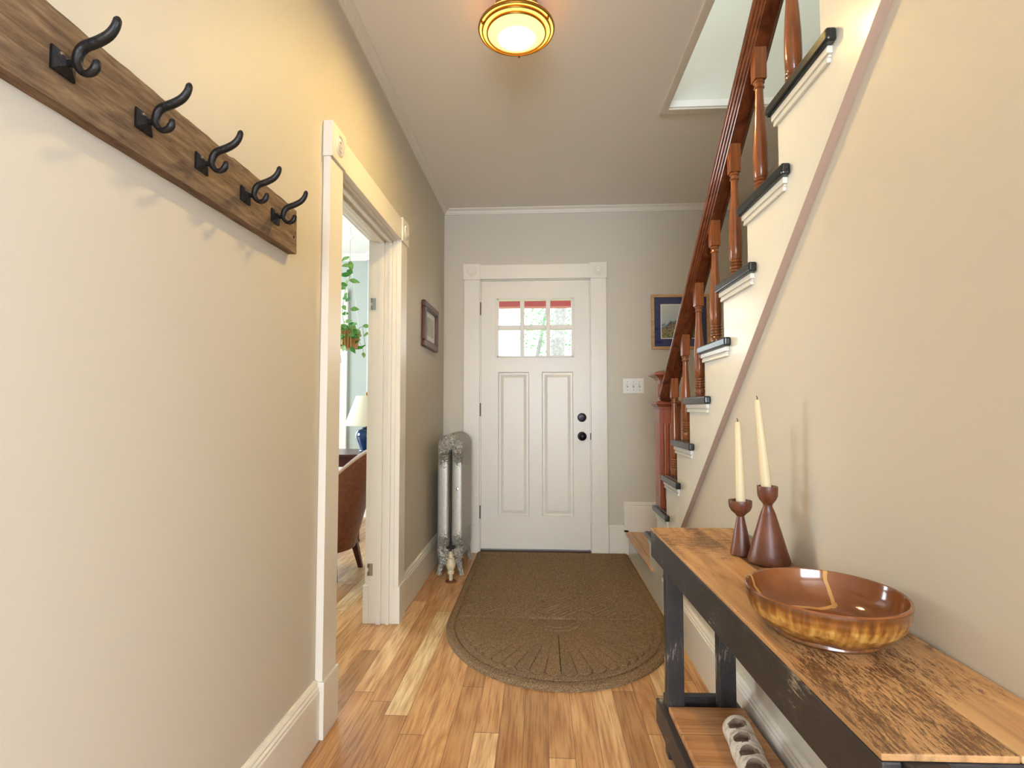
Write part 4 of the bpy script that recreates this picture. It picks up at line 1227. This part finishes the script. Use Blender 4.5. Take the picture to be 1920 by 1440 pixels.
# ------------------------------------------------------------------ things on the table
def turned_holder(loc, s, label):
    """s: list of (r, z)"""
    b = NB(); lathe(b, s, loc, 40)
    o = finish('candle_holder', b, M['walnut'], smooth=True)
    return tag(o, label, 'candle holder')
zt_ = TZ + 0.0003
turned_holder((0.545, 1.478, zt_), [(0.026, 0), (0.0285, 0.002), (0.0285, 0.006), (0.024, 0.028), (0.018, 0.062), (0.012, 0.092), (0.0095, 0.104), (0.014, 0.110), (0.024, 0.119), (0.0295, 0.130), (0.0305, 0.142), (0.030, 0.147), (0.026, 0.147), (0.022, 0.136), (0.0, 0.133)], 'smaller dark turned wood candle holder on the console table')
turned_holder((0.588, 1.405, zt_), [(0.046, 0), (0.0505, 0.003), (0.0515, 0.009), (0.044, 0.034), (0.031, 0.082), (0.018, 0.127), (0.0105, 0.146), (0.0125, 0.152), (0.020, 0.162), (0.0245, 0.173), (0.0255, 0.190), (0.025, 0.197), (0.021, 0.197), (0.018, 0.186), (0.0, 0.183)], 'larger conical dark wood candle holder in front of the smaller one')
def candle(p0_, p1_, r0, r1, label):
    p0_, p1_ = Vector(p0_), Vector(p1_)
    b = NB(); pts = [p0_.lerp(p1_, t) for t in (0, .2, .4, .6, .8, .985, 1.0)]
    tube(b, pts, [r0, r0 * .97 + r1 * .03, r0 * .75 + r1 * .25, (r0 + r1) / 2, r0 * .25 + r1 * .75, r1, r1 * 0.7], 20)
    c = finish('taper_candle', b, M['wax'], smooth=True); tag(c, label, 'candle')
    b = NB(); tube(b, [p1_ - Vector((0, 0, 0.002)), p1_ + Vector((0.0005, 0, 0.005)), p1_ + Vector((-0.002, 0, 0.010))], [0.0011, 0.0011, 0.0008], 8)
    finish('wick', b, M['wick'], c)
candle((0.5465, 1.478, TZ + 0.134), (0.5420, 1.478, 1.052), 0.0125, 0.0072, 'shorter ivory taper candle standing in the smaller wooden holder')
candle((0.5860, 1.405, TZ + 0.184), (0.5665, 1.405, 1.112), 0.0125, 0.0072, 'taller ivory taper candle leaning slightly in the larger conical holder')

# bowl
BC = Vector((0.507, 0.985, zt_))
outp = [(0.0, 0.0), (0.088, 0.0), (0.092, 0.004), (0.091, 0.008), (0.106, 0.018), (0.121, 0.034), (0.1275, 0.051), (0.1285, 0.064), (0.1300, 0.068), (0.1300, 0.072)]
inp = [(0.1300, 0.072), (0.128, 0.0745), (0.1245, 0.0735), (0.1225, 0.066), (0.120, 0.052), (0.110, 0.034), (0.094, 0.020), (0.07, 0.012), (0.04, 0.009), (0.0, 0.008)]
bw = thing('ceramic_bowl', BC, 'wide brown glazed pottery bowl on the console table', 'bowl')
b = NB(); lathe(b, outp, BC, 72, cap=False)
for v in b.verts:
    a = math.atan2(v.co.y - BC.y, v.co.x - BC.x)
    if v.co.z - BC.z < 0.03 and v.co.z - BC.z > 0.006: v.co.z += 0.0022 * sin(3 * a + 1) * sin(5 * a)
finish('bowl_outside', b, M['bowl_out'], bw, smooth=True)
b = NB(); lathe(b, inp, BC, 72, cap=False)
finish('bowl_inside', b, M['bowl_in'], bw, smooth=True, origin=BC)['label'] = 'shiny red brown glazed inside with pale runs'

# birch log candle holder on the lower shelf
LZ = sz1 + 0.014
lg0, lg1 = Vector((0.543, 1.540, 0)), Vector((0.503, 1.190, 0))
b = NB()
R_ = 0.0385
pts, rr = [], []
N_ = 18
for i in range(N_ + 1):
    t = i / N_
    p = lg0.lerp(lg1, t); e = min(t, 1 - t) * 0.352
    r = R_ * (1 + 0.03 * sin(i * 1.3))
    if e < 0.022: r *= 0.62 + 0.38 * sqrt(max(0, 1 - (1 - e / 0.022) ** 2))
    pts.append(Vector((p.x, p.y, LZ + R_ * 0.97))); rr.append(r)
tube(b, pts, rr, 28)
for v in b.verts: v.co.z = max(v.co.z, LZ + 0.0005)
log = finish('birch_log', b, M['birch'], smooth=True)
tag(log, 'pale birch bark log with round candle holes lying on the lower shelf', 'candle log')
holes = [(0.528, 1.487), (0.520, 1.428), (0.515, 1.376), (0.510, 1.322)]
holes += [(0.505, 1.268)]
HB = []
b = NB()
for (x, y) in holes: lathe(b, [(0.0200, LZ + 0.060), (0.0200, LZ + 0.12)], (x, y, 0), 32)
bmesh.ops.recalc_face_normals(b, faces=b.faces)
me = bpy.data.meshes.new('cut'); b.to_mesh(me); b.free()
cut = bpy.data.objects.new('cut', me); COL.objects.link(cut)
md = log.modifiers.new('b', 'BOOLEAN'); md.operation = 'DIFFERENCE'; md.solver = 'EXACT'; md.object = cut
bpy.context.view_layer.update()
dg = bpy.context.evaluated_depsgraph_get()
nm = bpy.data.meshes.new_from_object(log.evaluated_get(dg))
log.modifiers.clear(); old = log.data; log.data = nm
bpy.data.objects.remove(cut, do_unlink=True)
nm.materials.clear(); nm.materials.append(M['birch']); nm.materials.append(plain('cut_log_wood', (128, 110, 92), 0.7, var=0.2, bscale=60))
lo_ = ORG[log.name]
for f in nm.polygons:
    c = f.center + lo_
    f.material_index = 1 if any(sqrt((c.x - x) ** 2 + (c.y - y) ** 2) < 0.0212 for x, y in holes) and c.z > LZ + 0.02 else 0
names = ['the far end hole', 'the second far hole', 'the middle hole', 'the second nearest hole', 'the nearest hole']
for (x, y), nmh in zip(holes, names):
    b = NB(); lathe(b, [(0.0, 0.0604), (0.0185, 0.0604), (0.0192, 0.0685), (0.0184, 0.0685), (0.0177, 0.0618), (0.0, 0.0614)], (x, y, LZ), 28, cap=False)
    tag(finish('tealight_cup', b, M['glass'], smooth=True), 'glass tealight cup set in %s of the birch log' % nmh, 'tealight cup', 'tealight cups in the birch log')

# ------------------------------------------------------------------ living room things
# barrel back chair
CH = Vector((-1.475, 3.44, 0))
ch = thing('armchair', CH, 'brown leather barrel back chair with pale piping seen through the doorway', 'chair')
b = NB()
th0, th1, nt, nz = radians(-128), radians(128), 40, 10
face_dir = radians(172)          # the way the seat faces
outer, inner, rim = [], [], []
for i in range(nt + 1):
    th = th0 + (th1 - th0) * i / nt
    a = face_dir + pi + th
    wgt = cos(max(-pi / 2, min(pi / 2, th * 0.78)))
    ht = 0.46 + 0.375 * max(0, wgt) ** 3.0
    co, ci = [], []
    for j in range(nz + 1):
        z = 0.17 + (ht - 0.17) * j / nz
        lean = 0.0 + 0.18 * ((z - 0.17) / 0.65) * (0.2 + 0.8 * max(0, wgt))
        R = 0.235 + lean
        co.append(b.verts.new((CH.x + R * cos(a), CH.y + R * sin(a), z)))
        ci.append(b.verts.new((CH.x + (R - 0.05) * cos(a), CH.y + (R - 0.05) * sin(a), z - 0.004)))
    outer.append(co); inner.append(ci)
    rim.append(co[-1].co.copy())
for i in range(nt):
    for j in range(nz):
        b.faces.new((outer[i][j], outer[i + 1][j], outer[i + 1][j + 1], outer[i][j + 1]))
        b.faces.new((inner[i][j], inner[i][j + 1], inner[i + 1][j + 1], inner[i + 1][j]))
    b.faces.new((outer[i][nz], outer[i + 1][nz], inner[i + 1][nz], inner[i][nz]))
    b.faces.new((outer[i][0], inner[i][0], inner[i + 1][0], outer[i + 1][0]))
for i in (0, nt):
    for j in range(nz): b.faces.new((outer[i][j], outer[i][j + 1], inner[i][j + 1], inner[i][j]))
finish('backrest', b, M['leather'], ch, smooth=True)
b = NB(); tube(b, [r + Vector((0, 0, 0.003)) for r in rim], 0.008, 8)
finish('piping', b, M['piping'], ch, smooth=True)
b = NB(); lathe(b, [(0.235, 0.20), (0.25, 0.24), (0.25, 0.42), (0.235, 0.455), (0.15, 0.468), (0, 0.47)], (CH.x, CH.y, 0), 40)
finish('seat', b, M['leather'], ch, smooth=True)
for a in (38, 142, 218, 322):
    aa = face_dir + radians(a); cx, cy = CH.x + 0.225 * cos(aa), CH.y + 0.225 * sin(aa)
    ox, oy = 0.05 * cos(aa), 0.05 * sin(aa)
    b = NB(); frustum(b, (cx + ox - 0.014, cx + ox + 0.014, cy + oy - 0.014, cy + oy + 0.014), (cx - 0.022, cx + 0.022, cy - 0.022, cy + 0.022), 0, 0.20)
    finish('leg', b, M['darkwood'], ch, bevel=0.002)
# side table
ta = thing('lamp_table', (-1.78, 4.45, 0), 'dark red brown wooden table carrying the blue lamp in the living room', 'table')
bx('tabletop', (-2.25, -1.42, 4.16, 4.74, 0.690, 0.715), M['darkwood'], ta, bevel=0.004)
bx('apron', (-2.20, -1.47, 4.20, 4.70, 0.61, 0.690), M['darkwood'], ta, bevel=0.002)
for (lx, ly) in ((-1.50, 4.57), (-2.17, 4.57), (-2.17, 4.24), (-1.50, 4.24)):
    if (lx, ly) == (-1.50, 4.24): ly = 4.25
    b = NB(); frustum(b, (lx - 0.012, lx + 0.012, ly - 0.012, ly + 0.012), (lx - 0.020, lx + 0.020, ly - 0.020, ly + 0.020), 0.02, 0.612)
    lathe(b, [(0.012, 0.0), (0.020, 0.005), (0.020, 0.018), (0.012, 0.024)], (lx, ly, 0), 14)
    finish('leg', b, M['darkwood'], ta, bevel=0.001)
LP = Vector((-1.505, 4.45, 0.7155))
lp = thing('table_lamp', LP, 'table lamp with cobalt blue ceramic base and ivory shade in the living room', 'lamp')
b = NB(); lathe(b, [(0.055, 0), (0.058, 0.008), (0.050, 0.014), (0.052, 0.03), (0.075, 0.09), (0.088, 0.135), (0.084, 0.165), (0.060, 0.188), (0.036, 0.196), (0.038, 0.206), (0.020, 0.212), (0.0, 0.214)], LP, 36)
finish('lamp_base', b, M['blue'], lp, smooth=True)
b = NB(); lathe(b, [(0.006, 0.21), (0.006, 0.50)], LP, 10); lathe(b, [(0.004, 0.49), (0.010, 0.498), (0.008, 0.508), (0, 0.514)], LP, 14)
for a in (0, 2.1, 4.2): tube(b, [LP + Vector((0, 0, 0.475)), LP + Vector((0.085 * cos(a), 0.085 * sin(a), 0.475))], 0.002, 6)
finish('lamp_stem', b, M['brass'], lp, smooth=True)
b = NB(); lathe(b, [(0.182, 0.225), (0.088, 0.478), (0.0865, 0.478), (0.1805, 0.225), (0.182, 0.225)], LP, 48, cap=False)
finish('lamp_shade', b, M['shade'], lp, smooth=True)
# hanging plant
HP = Vector((-1.652, 4.40, 1.60))
hp = thing('hanging_plant', HP, 'trailing green pothos in a wooden planter hanging from a ceiling hook in the living room', 'plant')
b = NB()
for i in range(6):
    a = radians(60 * i + 15); a2 = radians(60 * (i + 1) + 15)
    R1, R2 = 0.070, 0.095
    for s in range(3):
        t0, t1_ = s / 3 + 0.02, (s + 1) / 3 - 0.02
        P0 = Vector((cos(a), sin(a), 0)).lerp(Vector((cos(a2), sin(a2), 0)), t0); P1 = Vector((cos(a), sin(a), 0)).lerp(Vector((cos(a2), sin(a2), 0)), t1_)
        q = [HP + P0 * R1, HP + P1 * R1, HP + P1 * R2 + Vector((0, 0, 0.15)), HP + P0 * R2 + Vector((0, 0, 0.15))]
        q2 = [p + (P0 + P1).normalized() * 0.006 for p in q]
        va = [b.verts.new(p) for p in q]; vb = [b.verts.new(p) for p in q2]
        b.faces.new(va); b.faces.new(list(reversed(vb)))
        for k in range(4): b.faces.new((va[k], vb[k], vb[(k + 1) % 4], va[(k + 1) % 4]))
lathe(b, [(0.066, 0), (0.066, 0.01)], HP, 6)
finish('planter', b, M['basket'], hp)
b = NB(); lathe(b, [(0.06, 0.01), (0.082, 0.13), (0.0, 0.132)], HP, 16); 
finish('soil', b, M['wick'], hp)
b = NB()
for i in range(3):
    a = radians(120 * i + 30)
    tube(b, [HP + Vector((0.09 * cos(a), 0.09 * sin(a), 0.15)), HP + Vector((0, 0, 0.82))], 0.0025, 6)
tube(b, [HP + Vector((0, 0, 0.82)), HP + Vector((0, 0, 0.95)), HP + Vector((0.022, 0, 0.955)), HP + Vector((0.026, 0, 0.985)), HP + Vector((0.004, 0, 1.005)), HP + Vector((0, 0, 1.06))], 0.004, 8)
finish('hanger', b, M['white'], hp, smooth=True)
def leaf(b, p, dirv, nrm_, L_, W_):
    d_ = dirv.normalized(); s = d_.cross(nrm_).normalized(); u = s.cross(d_)
    prof = [(0, 0), (0.15, 0.62), (0.38, 1.0), (0.62, 0.78), (0.84, 0.36), (1, 0)]
    mid, lf, rt = [], [], []
    for t, w_ in prof:
        c = p + d_ * (t * L_) - u * (0.22 * L_ * t * t)
        mid.append(b.verts.new(c - u * 0.04 * L_ * w_))
        lf.append(b.verts.new(c + s * W_ * 0.5 * w_) if 0 < w_ else mid[-1]); rt.append(b.verts.new(c - s * W_ * 0.5 * w_) if 0 < w_ else mid[-1])
    for i in range(len(prof) - 1):
        for X in (lf, rt):
            vs = []
            for v in (mid[i], mid[i + 1], X[i + 1], X[i]):
                if v not in vs: vs.append(v)
            if len(vs) > 2: b.faces.new(vs)
random.seed(21)
bl1, bl2, bs = NB(), NB(), NB()
def vine(pts, dens, L_, jit=0.012):
    P_ = []
    for A, B in zip(pts, pts[1:]):
        for s in range(6): P_.append(Vector(A).lerp(Vector(B), s / 6))
    P_.append(Vector(pts[-1]))
    tube(bs, P_, 0.0022, 6)
    for i in range(0, len(P_), dens):
        dv = Vector((random.uniform(-1, 1), random.uniform(-1, 0.3), random.uniform(-1.0, 0.2)))
        leaf(bl1 if random.random() < 0.6 else bl2, P_[i], dv, Vector((random.uniform(-.5, .5), -0.9, 0.5)), L_ * random.uniform(0.7, 1.1), L_ * 0.58)
v0 = HP
vine([v0 + Vector((0, 0, 0.16)), v0 + Vector((0.02, -0.03, 0.34)), v0 + Vector((-0.01, -0.02, 0.55)), v0 + Vector((0.03, -0.03, 0.68)), v0 + Vector((0.0, -0.02, 0.80))], 2, 0.095)
vine([v0 + Vector((-0.03, 0, 0.16)), v0 + Vector((-0.05, -0.03, 0.30)), v0 + Vector((-0.04, -0.02, 0.45)), v0 + Vector((-0.02, 0, 0.6))], 3, 0.075)
for i in range(18):
    a = random.uniform(0, 6.28); r = random.uniform(0.08, 0.14)
    vine([v0 + Vector((0.04 * cos(a), 0.04 * sin(a), 0.14)), v0 + Vector((r * cos(a), r * sin(a), 0.19)), v0 + Vector((r * 1.2 * cos(a), r * 1.2 * sin(a), random.uniform(0.0, 0.12)))], 3, 0.078)
vine([v0 + Vector((0.07, -0.03, 0.14)), v0 + Vector((0.11, -0.04, 0.05)), v0 + Vector((0.14, -0.04, -0.01)), v0 + Vector((0.145, -0.04, -0.06))], 5, 0.058)
vine([v0 + Vector((-0.05, -0.03, 0.14)), v0 + Vector((-0.06, -0.06, 0.0)), v0 + Vector((-0.04, -0.06, -0.12))], 3, 0.055)
finish('leaves', bl1, M['leaf'], hp, smooth=True); finish('leaves', bl2, M['leaf_b'], hp, smooth=True)['label'] = 'paler young leaves'
finish('stems', bs, M['stem'], hp, smooth=True)
